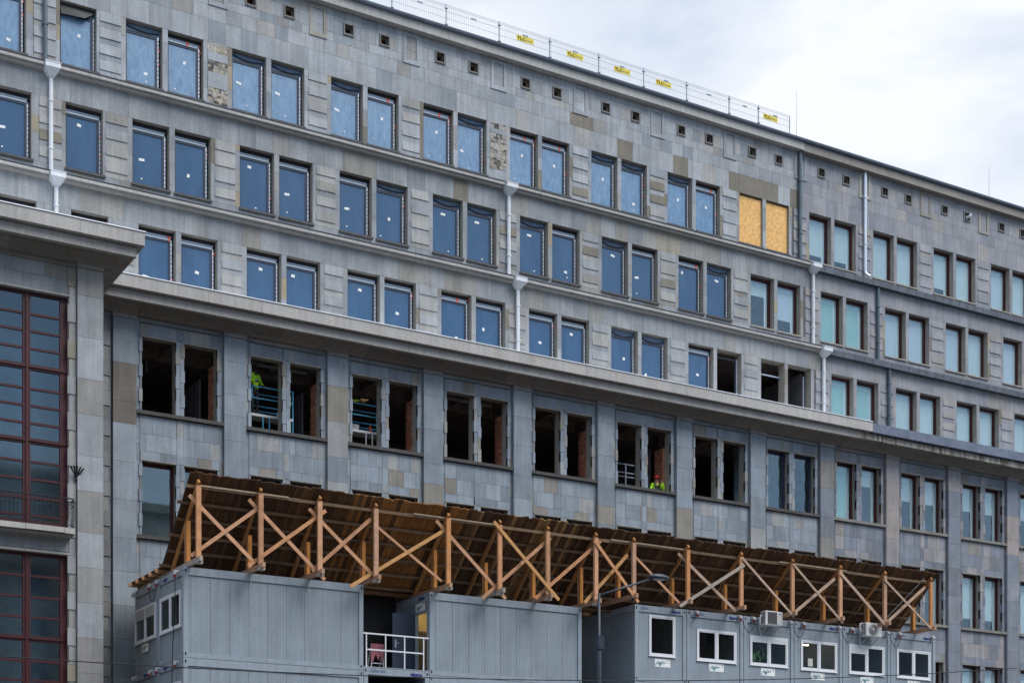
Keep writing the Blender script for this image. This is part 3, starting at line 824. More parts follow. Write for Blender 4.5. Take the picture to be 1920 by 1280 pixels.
for i in range(7, NB-1):
    u = ul(i)
    for s_ in (0, SL):
        if i == 7: put_old('l', None, u+s_, D4, Z(R4[0]), WL, 2.58, 'navy', False)
        else: put_old('l', rr.choice([3, 3, 5, 0, 6]) if i > 8 else [4, 6][s_ > 0], u+s_, D4, Z(R4[0]), WL, 2.58, 'red', False)
for i in range(0, NB-1):
    u = ul(i)
    for s_ in (0, SL):
        put_old('m', None if i < 8 else rr.choice([0, 2, 4]) if i > 9 else 6, u+s_, D4, Z(R5[0]), WL, 2.58, 'navy' if 1 <= i < 8 else 'red', False)
        if i > 8: put_old('n', None if i < 10 else 6, u+s_, D4, Z(R6[0]), WL, 2.54, 'red', False)

# ------------------------------------------------------------------ rainwater pipes
def pipe(x, y, h0, h1, matn, name='downpipe', r=.065, sq=False, kick=None):
    mb = MB()
    if sq: mb.box(x-r, x+r, y-.02-2*r, y-.02, Z(h0), Z(h1))
    else:
        pts = [(x, y-.02-r, Z(h1)), (x, y-.02-r, Z(h0))]
        if kick: pts = [(x, y-.02-r, Z(h1)), (x, y-.02-r, Z(h0+.2)), (x+.03, y-.05-r, Z(h0+.1)), (x+.11, y-.09-r, Z(h0+.03)), (x+.19, y-.12-r, Z(h0+.0))]
        mb.tube(pts, r, 12)
    for z in (h0+.3*(h1-h0), h0+.75*(h1-h0)): mb.box(x-r-.012, x+r+.012, y-.032-2*r, y, Z(z), Z(z)+.035)
    return bb(mb, name, matn, False)
def hopper(x, y, h, parent):
    mb = MB(); a, b = .25, .10; d0 = y-.42; d1_ = y-.02
    vs = [(x-a, d0, Z(h)), (x+a, d0, Z(h)), (x+a, d1_, Z(h)), (x-a, d1_, Z(h)), (x-a, d0, Z(h-.16)), (x+a, d0, Z(h-.16)), (x+a, d1_, Z(h-.16)), (x-a, d1_, Z(h-.16)),
          (x-b, y-.20, Z(h-.38)), (x+b, y-.20, Z(h-.38)), (x+b, d1_, Z(h-.38)), (x-b, d1_, Z(h-.38))]
    mb.add(vs, [(0, 1, 2, 3), (0, 4, 5, 1), (1, 5, 6, 2), (2, 6, 7, 3), (3, 7, 4, 0), (4, 8, 9, 5), (5, 9, 10, 6), (6, 10, 11, 7), (7, 11, 8, 4), (8, 11, 10, 9)])
    mb.box(x-a-.015, x+a+.015, d0-.015, d1_, Z(h), Z(h+.025))
    return mb.build('hopper', 'pipe', parent, B0)
for x in (-2.27, 15.72, 31.62):
    if x < 30: pipe(x, D1, 27.3, 33.0 if x < 0 else 27.31, 'pipedark' if x < 0 else 'pipe', r=.075) if x < 0 else None
    p = pipe(x, D2, 23.35, 26.95, 'pipe', r=.075); hopper(x, D2, 27.24, p)
    p = pipe(x, D3, 19.97, 22.98, 'pipe', r=.075); hopper(x, D3, 23.28, p)
pipe(31.53, D1, 27.3, 32.62, 'pipedark', r=.085)
pipe(35.5, D1, 27.78, 32.62, 'pipesteel', r=.075, kick=True)
pipe(35.56, D2, 23.3, 27.0, 'pipedark', r=.08); pipe(35.58, D3, 19.95, 23.1, 'pipedark', r=.08)
# lightning rods on the roof
for x in (32.0, 44.6):
    mb = MB(); mb.tube([(x, 8.6, Z(33.1)), (x, 8.6, Z(34.3)), (x, 8.6, Z(35.9 if x < 40 else 35.35))], [.02, .015, .008], 6); mb.box(x-.12, x+.12, 8.5, 8.7, Z(33.1), Z(33.2))
    r_ = mb.build('lightning_rod', 'steel', None, (x, 8.6, Z(33.1))); r_.location = (x, 8.6, Z(33.1))
    tag(r_, 'thin lightning rod standing at the right end of the roof fence' if x < 40 else 'short thin lightning rod far right on the bare roof edge', 'lightning rod', 'lightning rods on the roof')

# ------------------------------------------------------------------ corner wing, left
WY = 2.6; wing = empty('corner_wing', (-1.78, WY, 0), 'projecting grey stone wing at the left edge with tall dark red gridded windows', 'building'); WO = (-1.78, WY, 0)
def wb(mb, name, mats): return mb.build(name, mats, wing, WO)
WX0, WX1 = -6.5, -2.83
mb = MB(); wall_grid(mb, -12, -1.80, WY+EPS, WY+.5, -EYE, 19.3, [(10.72, 17.92, [(WX0, WX1)]), (2.9, 9.86, [(WX0, WX1)])])
mb.box(-2.3, -1.80, WY+.5, D4, Z(-EYE), Z(19.3)); mb.box(-12, -1.80, WY+3.2, WY+3.5, Z(-EYE), Z(19.3), (.2, .2, .2)); mb.box(-12, -1.82, WY+.5, D4, Z(19.0), Z(19.3)); bb_ = wb(mb, 'wall', 'reveal')
mb = MB()
PW = [(.25, .265, .28)]*4+[(.28, .29, .30)]*4+[(.22, .235, .25)]*3+[(.24, .23, .21)]*2
clad(mb, -12, -2.83, WY-.02, [(17.96, 18.42), (18.42, 18.84)], [], .7, 1.2, PW)
clad(mb, -12, -2.83, WY-.02, [(9.95, 10.40)], [], .9, 1.5, PW)
z = 2.
for (s0, s1, w_) in ((-2.82, -2.60, 0),):
    z = 2.; k = 0
    while z < 18.84:
        t = .56; c = jit(random.choice([(.33, .33, .32), (.30, .31, .32), (.28, .28, .27), (.34, .34, .34), (.27, .25, .2)]), .06)
        mb.box(s0-(.05 if k % 2 else 0), s1-.015, WY-.03-(.025 if k % 2 else 0), WY+.02, Z(z+.005), Z(min(z+t, 18.84)-.005), c); z += t; k += 1
# quoins down the far side next to the long facade
z = 2.; k = 0
while z < 18.7:
    mb.box(-.75, -.56+(.045 if k % 2 else 0), D4-.05-(.03 if k % 2 else 0), D4, Z(z+.006), Z(z+.5), jit(random.choice([(.22, .23, .25), (.25, .25, .25), (.19, .19, .19)]), .08)); z += .51; k += 1
wb(mb, 'stone_cladding', 'stone')
mb = MB(); z = -1.0
seq = []
while z < 18.84:
    t = random.choice([1.3, 1.3, .65, 1.1]); zz = min(z+t, 18.84)
    if 18.84-zz < .3: zz = 18.84
    c = jit(random.choice([(.29, .30, .31), (.31, .33, .345), (.30, .30, .30), (.33, .35, .37), (.27, .265, .255)]), .05)
    mb.box(-2.585, -1.78, WY-.15, WY+.001, Z(z), Z(zz-.008), c); z = zz
wb(mb, 'pilaster', 'stone')
mb = MB(); mb.box(-2.6, -1.76, WY-.18, WY, Z(18.85), Z(19.09), (.27, .26, .24)); wb(mb, 'pilaster_cap', 'stone')
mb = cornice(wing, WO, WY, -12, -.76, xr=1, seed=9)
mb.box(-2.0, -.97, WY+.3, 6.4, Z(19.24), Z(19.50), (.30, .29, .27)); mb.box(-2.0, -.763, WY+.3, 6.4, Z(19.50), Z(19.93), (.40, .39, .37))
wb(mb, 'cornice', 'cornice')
mb = MB(); mb.box(-12, -.74, WY-1.21, 6.2, Z(19.934), Z(19.965)); wb(mb, 'drip_edge', 'lip')
mb = MB(); mb.box(-12, -1.9, WY-.05, WY+.1, Z(18.84), Z(18.98), (.22, .21, .19)); mb.box(-12, -2.80, WY-.06, WY+.2, Z(17.905), Z(17.955), (.36, .36, .34)); mb.box(-12, -2.80, WY-.06, WY+.2, Z(9.85), Z(9.92), (.36, .36, .34)); wb(mb, 'window_fillets', 'stone')
def wing_window(h0, h1, bars, heavy):
    m = MB(); y0 = WY+.14; y1 = y0+.10
    cols = [WX0, -5.36, -4.08, WX1]
    m.box(WX0, WX1, y0, y1, Z(h1-.1), Z(h1)); m.box(WX0, WX1, y0, y1, Z(h0), Z(h0+.12))
    for k, x in enumerate(cols):
        wdt = .115; x_ = min(max(x, WX0+wdt), WX1-wdt)
        m.box(x_-wdt, x_+wdt, y0-.004, y1, Z(h0), Z(h1))
        if 0 < k < 3: m.box(x_-.035, x_+.035, y0-.04, y0, Z(h0), Z(h1))
    for b in bars: m.box(WX0, WX1, y0+.01, y1-.01, Z(b-.035), Z(b+.035))
    for b in heavy: m.box(WX0, WX1, y0-.008, y1, Z(b-.085), Z(b+.085)); m.box(WX0, WX1, y0-.05, y0, Z(b-.02), Z(b+.03))
    o = wb(m, 'gridded_window', 'red')
    p = MB(); p.box(WX0, WX1, y0+.05, y0+.056, Z(h0), Z(h1)); p.build('pane', 'wingpane', o, WO)
    return o
wing_window(10.74, 17.91, [17.23, 16.70, 16.16, 14.92, 14.39, 13.85, 12.66, 12.12, 11.55, 11.0], [15.58, 13.30])
wing_window(2.95, 9.85, [9.13, 8.48, 7.85, 6.50, 5.9, 5.3, 4.1, 3.5], [7.19, 4.7])
mb = MB(); mb.box(-12, -1.82, WY+1.0, WY+1.04, Z(3), Z(10.2)); mb.box(-12, -1.82, WY+1.0, WY+1.04, Z(10.6), Z(18.5)); wb(mb, 'net_curtain', 'roomback')
# balcony
mb = MB(); x = -7.2
while x < -2.75:
    q = min(x+random.uniform(.9, 1.2), -2.75); mb.box(x, q-.012, WY-.52, WY, Z(10.42+random.uniform(0, .02)), Z(10.60), jit((.40, .385, .36), .05)); x = q
mb.box(-7.2, -2.78, WY-.40, WY, Z(10.36), Z(10.42), (.28, .27, .25))
bal = wb(mb, 'balcony', 'cornice')
mb = MB(); y = WY-.46
mb.tube([(-7.1, y, Z(11.52)), (-2.95, y, Z(11.52)), (-2.80, y+.04, Z(11.52)), (-2.75, y+.15, Z(11.52)), (-2.75, WY, Z(11.52))], .022, 6)
mb.tube([(-7.1, y, Z(11.33)), (-2.9, y, Z(11.33)), (-2.75, y+.15, Z(11.33)), (-2.75, WY, Z(11.33))], .012, 5)
mb.tube([(-7.1, y, Z(10.70)), (-2.9, y, Z(10.70)), (-2.75, y+.15, Z(10.70)), (-2.75, WY, Z(10.70))], .012, 5)
x = -7.1
while x < -2.85: mb.tube([(x, y, Z(10.6)), (x, y, Z(11.52))], .009, 4); x += .125
for yy in (WY-.32, WY-.2, WY-.08): mb.tube([(-2.75, yy, Z(10.6)), (-2.75, yy, Z(11.52))], .009, 4)
mb.build('railing', 'black', bal, WO)
# fan-shaped flag holder
mb = MB(); X0, Y0, H0 = -2.62, WY-.10, 12.2
mb.box(X0-.04, X0+.04, Y0-.02, Y0+.1, Z(H0), Z(H0+.22))
for k in range(5):
    a = (k-2)*.32; mb.tube([(X0+(k-2)*.012, Y0-.03, Z(H0+.12)), (X0+math.sin(a)*.34, Y0-.14, Z(H0+.12+math.cos(a)*.30))], [.02, .028], 8)
wb(mb, 'flag_holder', 'black')

# ------------------------------------------------------------------ ground and the street side
def flat(name, x0, x1, y0, y1, z, m, col=(1, 1, 1)):
    b = MB(); b.quad((x0, y0, z), (x1, y0, z), (x1, y1, z), (x0, y1, z), col); o = b.build(name, m); return tag(o, kind='structure')
flat('ground', -400, 400, -400, 400, 0, 'asphalt')
b_ = MB(); b_.box(-60, 90, -8, 6.1, 0.0, .13); tag(b_.build('pavement', 'paving'), kind='structure')
b_ = MB(); b_.box(-60, 90, -70, -48.5, 0.0, .13); tag(b_.build('pavement', 'paving'), kind='structure')
opp = empty('street_building', (0, -66, 0), 'plastered building across the street, seen only as a reflection in the window panes', 'building')
mb = MB(); mb.box(-75, 75, -78, -66, 0, 31.3); mb.box(-76, 76, -78, -65.3, 31.3, 32.0, (.4, .4, .4)); mb.box(-75, 75, -78, -65.7, 24.6, 24.9); mb.box(-75, 75, -78, -65.7, 6, 6.4)
mb.build('wall', 'opp', opp, (0, -66, 0))
mb = MB()
for j in range(8):
    for k in range(40): x = -73+k*3.7; z = 2+j*3.4; mb.box(x, x+1.5, -66.02, -65.96, z, z+1.9)
mb.build('windows', 'navy', opp, (0, -66, 0))

# ------------------------------------------------------------------ rooftop fence
FY = 8.2
fx = [8.75, 11.16, 13.55, 15.99, 18.41, 20.84, 23.15, 25.45, 27.80, 29.47, 30.95]
fl = ['leftmost rooftop mesh fence panel, no yellow sign, cut by the top edge of the photo', 'second rooftop mesh fence panel from the left, with only a small grey tag', 'third rooftop mesh fence panel from the left, with only a small grey tag',
      'rooftop mesh fence panel carrying the leftmost of the yellow signs', 'rooftop mesh fence panel carrying the second yellow sign from the left', 'rooftop mesh fence panel carrying the third yellow sign from the left', 'rooftop mesh fence panel carrying the fourth yellow sign from the left',
      'first unsigned rooftop fence panel to the right of the four yellow signs', 'second unsigned rooftop mesh fence panel right of the four yellow signs', 'rightmost rooftop mesh fence panel, beside the lightning rod, with the last yellow sign']
for k in range(10):
    a, b = fx[k], fx[k+1]
    if k == 9: b = 31.3
    f = empty('mesh_fence_panel', (a, FY, Z(33.12)), fl[k], 'fence panel', 'mesh fence panels on the roof edge'); O = (a, FY, Z(33.12))
    m = MB(); h0, h1 = 33.22, 34.30
    x = a+.05
    while x < b-.03: m.tube([(x, FY, Z(h0)), (x, FY, Z(h1)), (x, FY-.05, Z(h1+.05))], .0055, 3); x += .085
    for h in (h0+.02, 33.5, 33.85, 34.12, h1): m.tube([(a, FY, Z(h)), (b, FY, Z(h))], .007, 4)
    m.tube([(a, FY-.04, Z(h1+.05)), (b, FY-.04, Z(h1+.05))], .007, 4)
    m.build('mesh', 'wire', f, O)
    m = MB(); m.tube([(a, FY+.05, Z(33.1)), (a, FY+.05, Z(34.42))], .026, 7); m.box(a-.05, a+.05, FY-.02, FY+.08, Z(34.25), Z(34.31)); m.box(a-.05, a+.05, FY-.02, FY+.08, Z(33.60), Z(33.66)); m.box(a-.1, a+.1, FY-.1, FY+.3, Z(33.1), Z(33.13))
    m.build('post', 'post', f, O)
    if k == 9: m = MB(); m.tube([(b, FY+.05, Z(33.1)), (b, FY+.05, Z(34.35))], .02, 7); m.build('post', 'post', f, O)
    cx = (a+b)/2
    m = MB(); m.box(cx-.12, cx+.12, FY-.02, FY-.01, Z(34.10), Z(34.17)); m.build('tag_plate', 'gutterdark', f, O)
    if k in (3, 4, 5, 6, 9):
        cx = [17.17, 19.6, 21.98, 24.15, 0, 0, 30.1][k-3]
        m = MB(); m.box(cx-.41, cx+.41, FY-.035, FY-.025, Z(33.86), Z(34.08)); sg = m.build('sign', 'yellow', f, O)
        text('TLC', .19, (cx-.38-O[0], -.037, Z(33.90)-O[2]), (R(90), 0, 0), 'black', sg, sx=1.15, offset=.006)
        text('Rental', .12, (cx+.03-O[0], -.037, Z(33.92)-O[2]), (R(90), 0, 0), 'gutterdark', sg, sx=1.05)

# ------------------------------------------------------------------ site cabins
RAIL = .22
def ribbed(mb, x0, x1, y, z0, z1, step=.105, hole=None):
    if hole:
        a, b, c, d = hole
        ribbed(mb, x0, a, y, z0, z1, step); ribbed(mb, b, x1, y, z0, z1, step); ribbed(mb, a, b, y, z0, c, step); ribbed(mb, a, b, y, d, z1, step); return
    _ribbed(mb, x0, x1, y, z0, z1, step)
def _ribbed(mb, x0, x1, y, z0, z1, step=.105, face=-1):
    """flat sheet with narrow pressed grooves, facing -Y (local)"""
    x = x0; n = max(1, round((x1-x0)/step)); st = (x1-x0)/n
    for k in range(n):
        a = x0+k*st; b = a+st*.86; c = a+st
        dpt = .004 if k % 6 else .014
        mb.quad((a, y, z0), (b, y, z0), (b, y, z1), (a, y, z1)); m_ = (b+c)/2
        mb.quad((b, y, z0), (m_, y+dpt, z0), (m_, y+dpt, z1), (b, y, z1)); mb.quad((m_, y+dpt, z0), (c, y, z0), (c, y, z1), (m_, y+dpt, z1))
def T_end(lx): pass
def flatwall(m, x0, x1, z0, z1, hole):
    if not hole: m.box(x0, x1, .035, .06, z0, z1); return
    a, b, c, d = hole
    m.box(x0, a, .035, .06, z0, z1); m.box(b, x1, .035, .06, z0, z1); m.box(a, b, .035, .06, z0, c); m.box(a, b, .035, .06, d, z1)
def cabin(x, y, zb, lx, ly, label, group='stacked grey-blue site cabins', front='ribs', left='ribs', holes=True, hz=2.78, open_left=None, open_front=False, fhole=None, lhole=None):
    t = empty('site_cabin', (x, y, zb), label, 'site cabin', group)
    # frame: corner posts and rails
    m = MB(); p = .15
    for (a, b) in ((0, 0), (lx-p, 0), (0, ly-p), (lx-p, ly-p)): m.box(a, a+p, b, b+p, 0, hz)
    for z0, z1 in ((0, .15), (hz-RAIL, hz-.003)):
        m.box(p, lx-p, .012, .10, z0, z1); m.box(p, lx-p, ly-.10, ly-.012, z0, z1); m.box(.012, .10, p, ly-p, z0, z1); m.box(lx-.10, lx-.012, p, ly-p, z0, z1)
    m.box(p, lx-p, .0, .014, hz-RAIL-.025, hz-RAIL); m.box(.0, .014, p, ly-p, hz-RAIL-.025, hz-RAIL)
    m.build('frame', 'contframe', t)
    if holes:
        m = MB()
        for z in (.07, hz-.15):
            for a in (.045, lx-.095): m.box(a, a+.045, -.004, .002, z, z+.085)
            m.box(-.004, .002, .05, .095, z, z+.085)
        m.build('lashing_holes', 'hole', t)
    w0, w1 = .152, hz-RAIL-.026
    m = MB(); m.box(.16, lx-.16, .16, ly-.16, .0, .12); m.box(.02, lx-.02, .02, ly-.02, hz-.06, hz-.01); m.build('floor_and_roof', 'contframe', t)
    # walls in local cabin coordinates
    m = MB()
    if not open_front: ribbed(m, p, lx-p, .035, w0, w1) if front == 'ribs' else flatwall(m, p, lx-p, w0, w1, fhole)
    def sidewall(x_at, sign):
        q = MB(); ribbed(q, p, ly-p, .035, w0, w1, .105, lhole if sign < 0 else None)
        out = []
        for v in q.v: out.append((x_at+(v[1] if sign < 0 else -v[1]), v[0], v[2]))
        fs = [f[::-1] for f in q.f] if sign < 0 else q.f
        m.add(out, fs)
    if open_left:
        a, b, zt = open_left
        m.box(.035, .08, p, a, w0, w1); m.box(.035, .08, b, ly-p, w0, w1); m.box(.035, .08, a, b, zt, w1)
    else: sidewall(0, -1)
    sidewall(lx, 1); 
    q = MB(); ribbed(q, p, lx-p, .035, w0, w1, .3); m.add([(v[0], ly-v[1], v[2]) for v in q.v], q.f)
    m.build('wall_panels', 'cont', t)
    return t
def double_window(parent, x, z, w, h, rz=0, y=0., kind='plain', glass='contpane', shutter=0, tilt=False):
    """pvc window: frame, middle post, sashes, panes; local x right, y in"""
    m = MB(); f = .055
    m.box(0, w, -.03, .04, 0, f); m.box(0, w, -.03, .04, h-f, h); m.box(0, f, -.03, .04, f, h-f); m.box(w-f, w, -.03, .04, f, h-f)
    single = kind == 'single'
    if not single: m.box(w/2-.035, w/2+.035, -.03, .04, f, h-f)
    m.box(-.02, w+.02, -.05, -.0, -.025, 0)
    o = m.build('window', 'pvc', parent); o.location = (x, y, z); o.rotation_euler = (0, 0, rz)
    s = MB(); g = .05
    cells = [(f, w-f)] if single else [(f, w/2-.035), (w/2+.035, w-f)]
    hs = h-f-shutter*(h-2*f) if shutter else h-f
    for k, (a, b) in enumerate(cells):
        top = h-f
        s.box(a, b, -.018, .02, f, f+g); s.box(a, b, -.018, .02, top-g, top); s.box(a, a+g, -.018, .02, f+g, top-g); s.box(b-g, b, -.018, .02, f+g, top-g)
        if not shutter: s.box(a+g+.06, a+g+.14, -.034, -.018, top-.035, top-.02)
    s.build('sash', 'pvc', o)
    p = MB()
    for (a, b) in cells: p.box(a+g, b-g, .0, .005, f+g, h-f-g)
    p.build('pane', glass, o)
    if shutter:
        q = MB()
        for k, (a, b) in enumerate(cells):
            if kind == 'leftshutter' and k: continue
            zz = h-f; zb = h-f-shutter*h
            while zz > zb: q.box(a, b, -.028, -.02, zz-.046, zz-.004); zz -= .05
        q.build('shutter', 'shutter' if rz else 'pvc', o)
    return o
def inlet(parent, x, y, z, rz=0, red=True):
    m = MB(); m.tube([(0, -.02, .07), (0, -.10, .05), (0, -.13, -.03)], [.055, .065, .055], 8); m.box(-.06, .06, -.03, 0, -.05, .12)
    o = m.build('power_socket', 'inletgrey', parent); o.location = (x, y, z); o.rotation_euler = (0, 0, rz)
    if red: q = MB(); q.tube([(0, -.115, -.02), (0, -.135, -.12)], [.05, .045], 8); q.build('socket_cap', 'inletred', o)
    return o
def hang(parent, p, q, sag, r=.014, name='cable'):
    pts = []
    for k in range(13):
        t = k/12; pts.append((p[0]+(q[0]-p[0])*t, p[1]+(q[1]-p[1])*t-.02*math.sin(math.pi*t), p[2]+(q[2]-p[2])*t-sag*math.sin(math.pi*t)**.8))
    m = MB(); m.tube(pts, r, 5); return m.build(name, 'cable', parent)
def cabin_sticker(parent, x, y, z, w, h, rz=0):
    """white sticker with a teal molecule pattern and green leaves"""
    m = MB(); m.box(0, w, -.004, 0, 0, h); o = m.build('sticker', 'white', parent); o.location = (x, y, z); o.rotation_euler = (0, 0, rz)
    r_ = random.Random(4); q = MB()
    def diamond(cx, cz, s):
        q.add([(cx-s, -.006, cz), (cx, -.006, cz-s), (cx+s, -.006, cz), (cx, -.006, cz+s), (cx-s*.45, -.006, cz), (cx, -.006, cz-s*.45), (cx+s*.45, -.006, cz), (cx, -.006, cz+s*.45)], [(0, 1, 5, 4), (1, 2, 6, 5), (2, 3, 7, 6), (3, 0, 4, 7)])
    diamond(.34*w, .38*h, .30*h); diamond(.14*w, .50*h, .14*h); diamond(.56*w, .55*h, .15*h); diamond(.22*w, .68*h, .1*h); diamond(.47*w, .70*h, .1*h); diamond(.06*w, .25*h, .13*h)
    for a, b, c, d in ((.14, .5, .34, .38), (.34, .38, .56, .55), (.22, .68, .34, .4), (.47, .70, .36, .4), (.56, .55, .68, .5)): q.bar((a*w, -.007, b*h), (c*w, -.007, d*h), .016, .002)
    q.build('pattern', 'teal', o)
    q = MB()
    for k in range(9): a = r_.uniform(.62, .95)*w; b = r_.uniform(.55, .95)*h; s = r_.uniform(.015, .035); q.add([(a-s, -.006, b), (a, -.006, b-s*.6), (a+s, -.006, b), (a, -.006, b+s*.6)], [(0, 1, 2, 3)])
    q.build('leaves', 'green', o)
    return o
def cabin_text(parent, txt, x, y, z, size, rz=0, bold=0., sx=1.):
    return text(txt, size, (x, y, z), (R(90), 0, rz), 'ink', parent, thick=.002, offset=bold, sx=sx)
LEFT = -R(90)
def zl(h, zb): return Z(h)-zb
ZA = Z(6.575); ZA0 = ZA-2.79; RB = Z(6.90); RB0 = RB-2.79
# left pair, upper tier
c1 = cabin(0, 0, ZA, 6.07, 2.46, 'long ribbed cabin at the left end of the upper tier, white double end window', lhole=(.27, 2.27, .965, 2.105))
c2 = cabin(0, 2.50, ZA, 6.07, 2.46, 'cabin behind the left corner cabin, upper tier, with a half shuttered double end window', lhole=(.27, 2.30, .965, 2.105))
c3 = cabin(0, 0, ZA0, 6.07, 2.46, 'lower tier cabin beneath the long cabin at the left end, only its top showing'); c4 = cabin(0, 2.50, ZA0, 6.07, 2.46, 'lower tier cabin beneath the half shuttered end window, at the far left')
double_window(c1, -.0, zl(7.54, ZA), 2.0, 1.14, LEFT, 2.27); double_window(c2, 0, zl(7.54, ZA), 2.15, 1.14, LEFT, 2.42, shutter=.27)
double_window(c3, 0, .95, 2.0, 1.14, LEFT, 2.27); double_window(c4, 0, .95, 2.15, 1.14, LEFT, 2.42, shutter=.27)
cabin_sticker(c2, -.0, 1.70, .62, .70, .28, LEFT)
for c in (c1, c3): inlet(c, -.0, .46, 2.62, LEFT); inlet(c, 0, 2.3, 2.62, LEFT)
for c in (c2, c4): inlet(c, -.0, .55, 2.62, LEFT); inlet(c, 0, 2.36, 2.60, LEFT, False)
m = MB(); m.tube([(-.12, .46, 2.5), (-.10, .5, 1.6), (-.14, .62, .4), (-.12, .75, -.9), (-.1, .8, -2.0)], .014, 5); m.build('cable', 'cable', c1)
hang(c1, (-.13, 2.3, 2.5), (-.13, 3.05, 2.5), .42)
cabin_text(c1, 'algeco', -.006, 1.95, 2.60, .16, LEFT, .004); cabin_text(c3, 'algeco', -.006, 1.95, 2.60, .16, LEFT, .004); cabin_text(c4, 'algeco', -.006, 1.5, 2.60, .16, LEFT, .004)
# the open landing between them
lz = Z(6.69)-2.78
c5 = cabin(6.09, 0, Z(6.69)-2.78, 2.41, 6.0, 'lower tier cabin under the open landing, number 253613H on its rail', open_front=True)
cabin_text(c5, '253613H', .22, .008, 2.62, .13, sx=1.15); cabin_text(c5, 'algeco', 1.72, .008, 2.585, .17, bold=.008)
m = MB(); m.box(.02, 2.39, .0, 6.0, 2.782, 2.80); m.build('landing_deck', 'steel', c5)
m = MB(); m.box(.02, 2.38, 2.50, 2.55, 2.80, 5.62); m.build('shade_sheet', 'black', c5)  # black sheet added to stand for the deep shade behind the landing
m = MB(); m.box(0.2, 2.2, .5, .55, .2, 2.3); m.build('dark_doorway', 'inside', c5)
rl = empty('guard_rail', (6.1, 0, Z(6.70)), 'white tube guard rail along the open landing between two cabins', 'guard rail'); O = (6.1, 0, Z(6.70))
m = MB()
for h in (7.795, 7.27): m.bar((6.08 if h > 7.5 else 6.2, .04, Z(h)), (8.5 if h > 7.5 else 8.32, .04, Z(h)), .045, .03)
m.build('rail', 'pvc', rl, O)
for x in (6.2, 6.90, 7.60, 8.31): m = MB(); m.bar((x, .05, Z(6.70)), (x, .05, Z(7.78)), .035, .035, (0, 1, 0)); m.build('post', 'pvc', rl, O)
# middle pair
c6 = cabin(8.52, 0, ZA, 6.07, 2.46, 'long ribbed middle cabin of the upper tier, its end door open onto the landing', open_left=(.17, 1.03, 2.17))
c7 = cabin(8.52, 2.50, ZA, 6.07, 2.46, 'rear cabin hidden in the shade behind the middle cabin'); c8 = cabin(8.52, 0, ZA0, 6.07, 2.46, 'lower tier cabin beneath the middle cabin, only its top strip in view')
m = MB(); m.box(-.02, .10, .13, .18, .15, 2.2); m.box(-.02, .10, 1.02, 1.08, .15, 2.2); m.box(-.02, .10, .18, 1.02, 2.15, 2.22); fr = m.build('door_frame', 'contframe', c6)
m = MB(); m.box(-.88, -.02, 1.04, 1.08, .16, 2.15); dr = m.build('door', 'navydoor', c6); m = MB(); m.box(-.80, -.75, 1.01, 1.04, .98, 1.25); m.bar((-.78, 1.0, 1.14), (-.66, 1.0, 1.14), .02, .02); m.build('handle', 'steel', dr)
m = MB(); m.box(.12, 3, 2.2, 2.25, .15, 2.5); m.box(1.3, 1.35, .16, 2.3, .15, 2.5); m.build('inner_wall', 'cream', c6)
m = MB(); m.box(.13, 2.9, 2.15, 2.19, .15, 1.80); m.build('inner_door', 'inside', c6)
m = MB(); m.box(.6, .7, .5, 1.9, 2.44, 2.49); m.build('tube_lamp', 'tube', c6)
cabin_sticker(c6, -.004, 1.04, 2.21, .72, .28, LEFT); cabin_text(c6, 'algeco', -.006, .80, 2.60, .16, LEFT, .006)
# towel rack on the landing
tr = empty('towel_rack', (7.3, 1.5, Z(6.70)), 'small white rack with a pink cloth over it, on the landing by the door', 'rack'); O = (7.3, 1.5, Z(6.70))
m = MB()
for x in (7.07, 7.52): m.bar((x, 1.5, Z(6.7)), (x, 1.5, Z(7.68)), .03, .03); m.bar((x, 1.9, Z(6.7)), (x, 1.52, Z(7.66)), .025, .025)
m.bar((7.07, 1.5, Z(7.68)), (7.52, 1.5, Z(7.68)), .03, .03); m.bar((7.07, 1.5, Z(7.05)), (7.52, 1.5, Z(7.05)), .025, .025)
m.build('frame', 'pvc', tr, O)
m = MB(); cols = 12
for side, drop in ((-.03, .52), (.03, .35)):
    vs = []
    for i in range(cols+1):
        x = 7.05+.47*i/cols
        for j in range(6):
            dd = drop*(1+.25*math.sin(i*1.3)+(-.35 if 4 < i < 7 else 0)); vs.append((x+.01*math.sin(j+i), 1.5+side+.015*math.sin(i*1.9+j*.6), Z(7.71)-dd*j/5-.01*(side > 0)))
    m.add(vs, [(i*6+j, i*6+j+1, (i+1)*6+j+1, (i+1)*6+j) for i in range(cols) for j in range(5)])
    m.add([(7.05, 1.47, Z(7.71)), (7.52, 1.47, Z(7.71)), (7.52, 1.53, Z(7.70)), (7.05, 1.53, Z(7.70))], [(0, 1, 2, 3)])
cl = m.build('pink_cloth', 'pink', None, (7.3, 1.5, Z(7.7))); cl.location = (7.3, 1.5, Z(7.7)); tag(cl, 'faded pink cloth hanging over the small white rack on the landing', 'cloth')
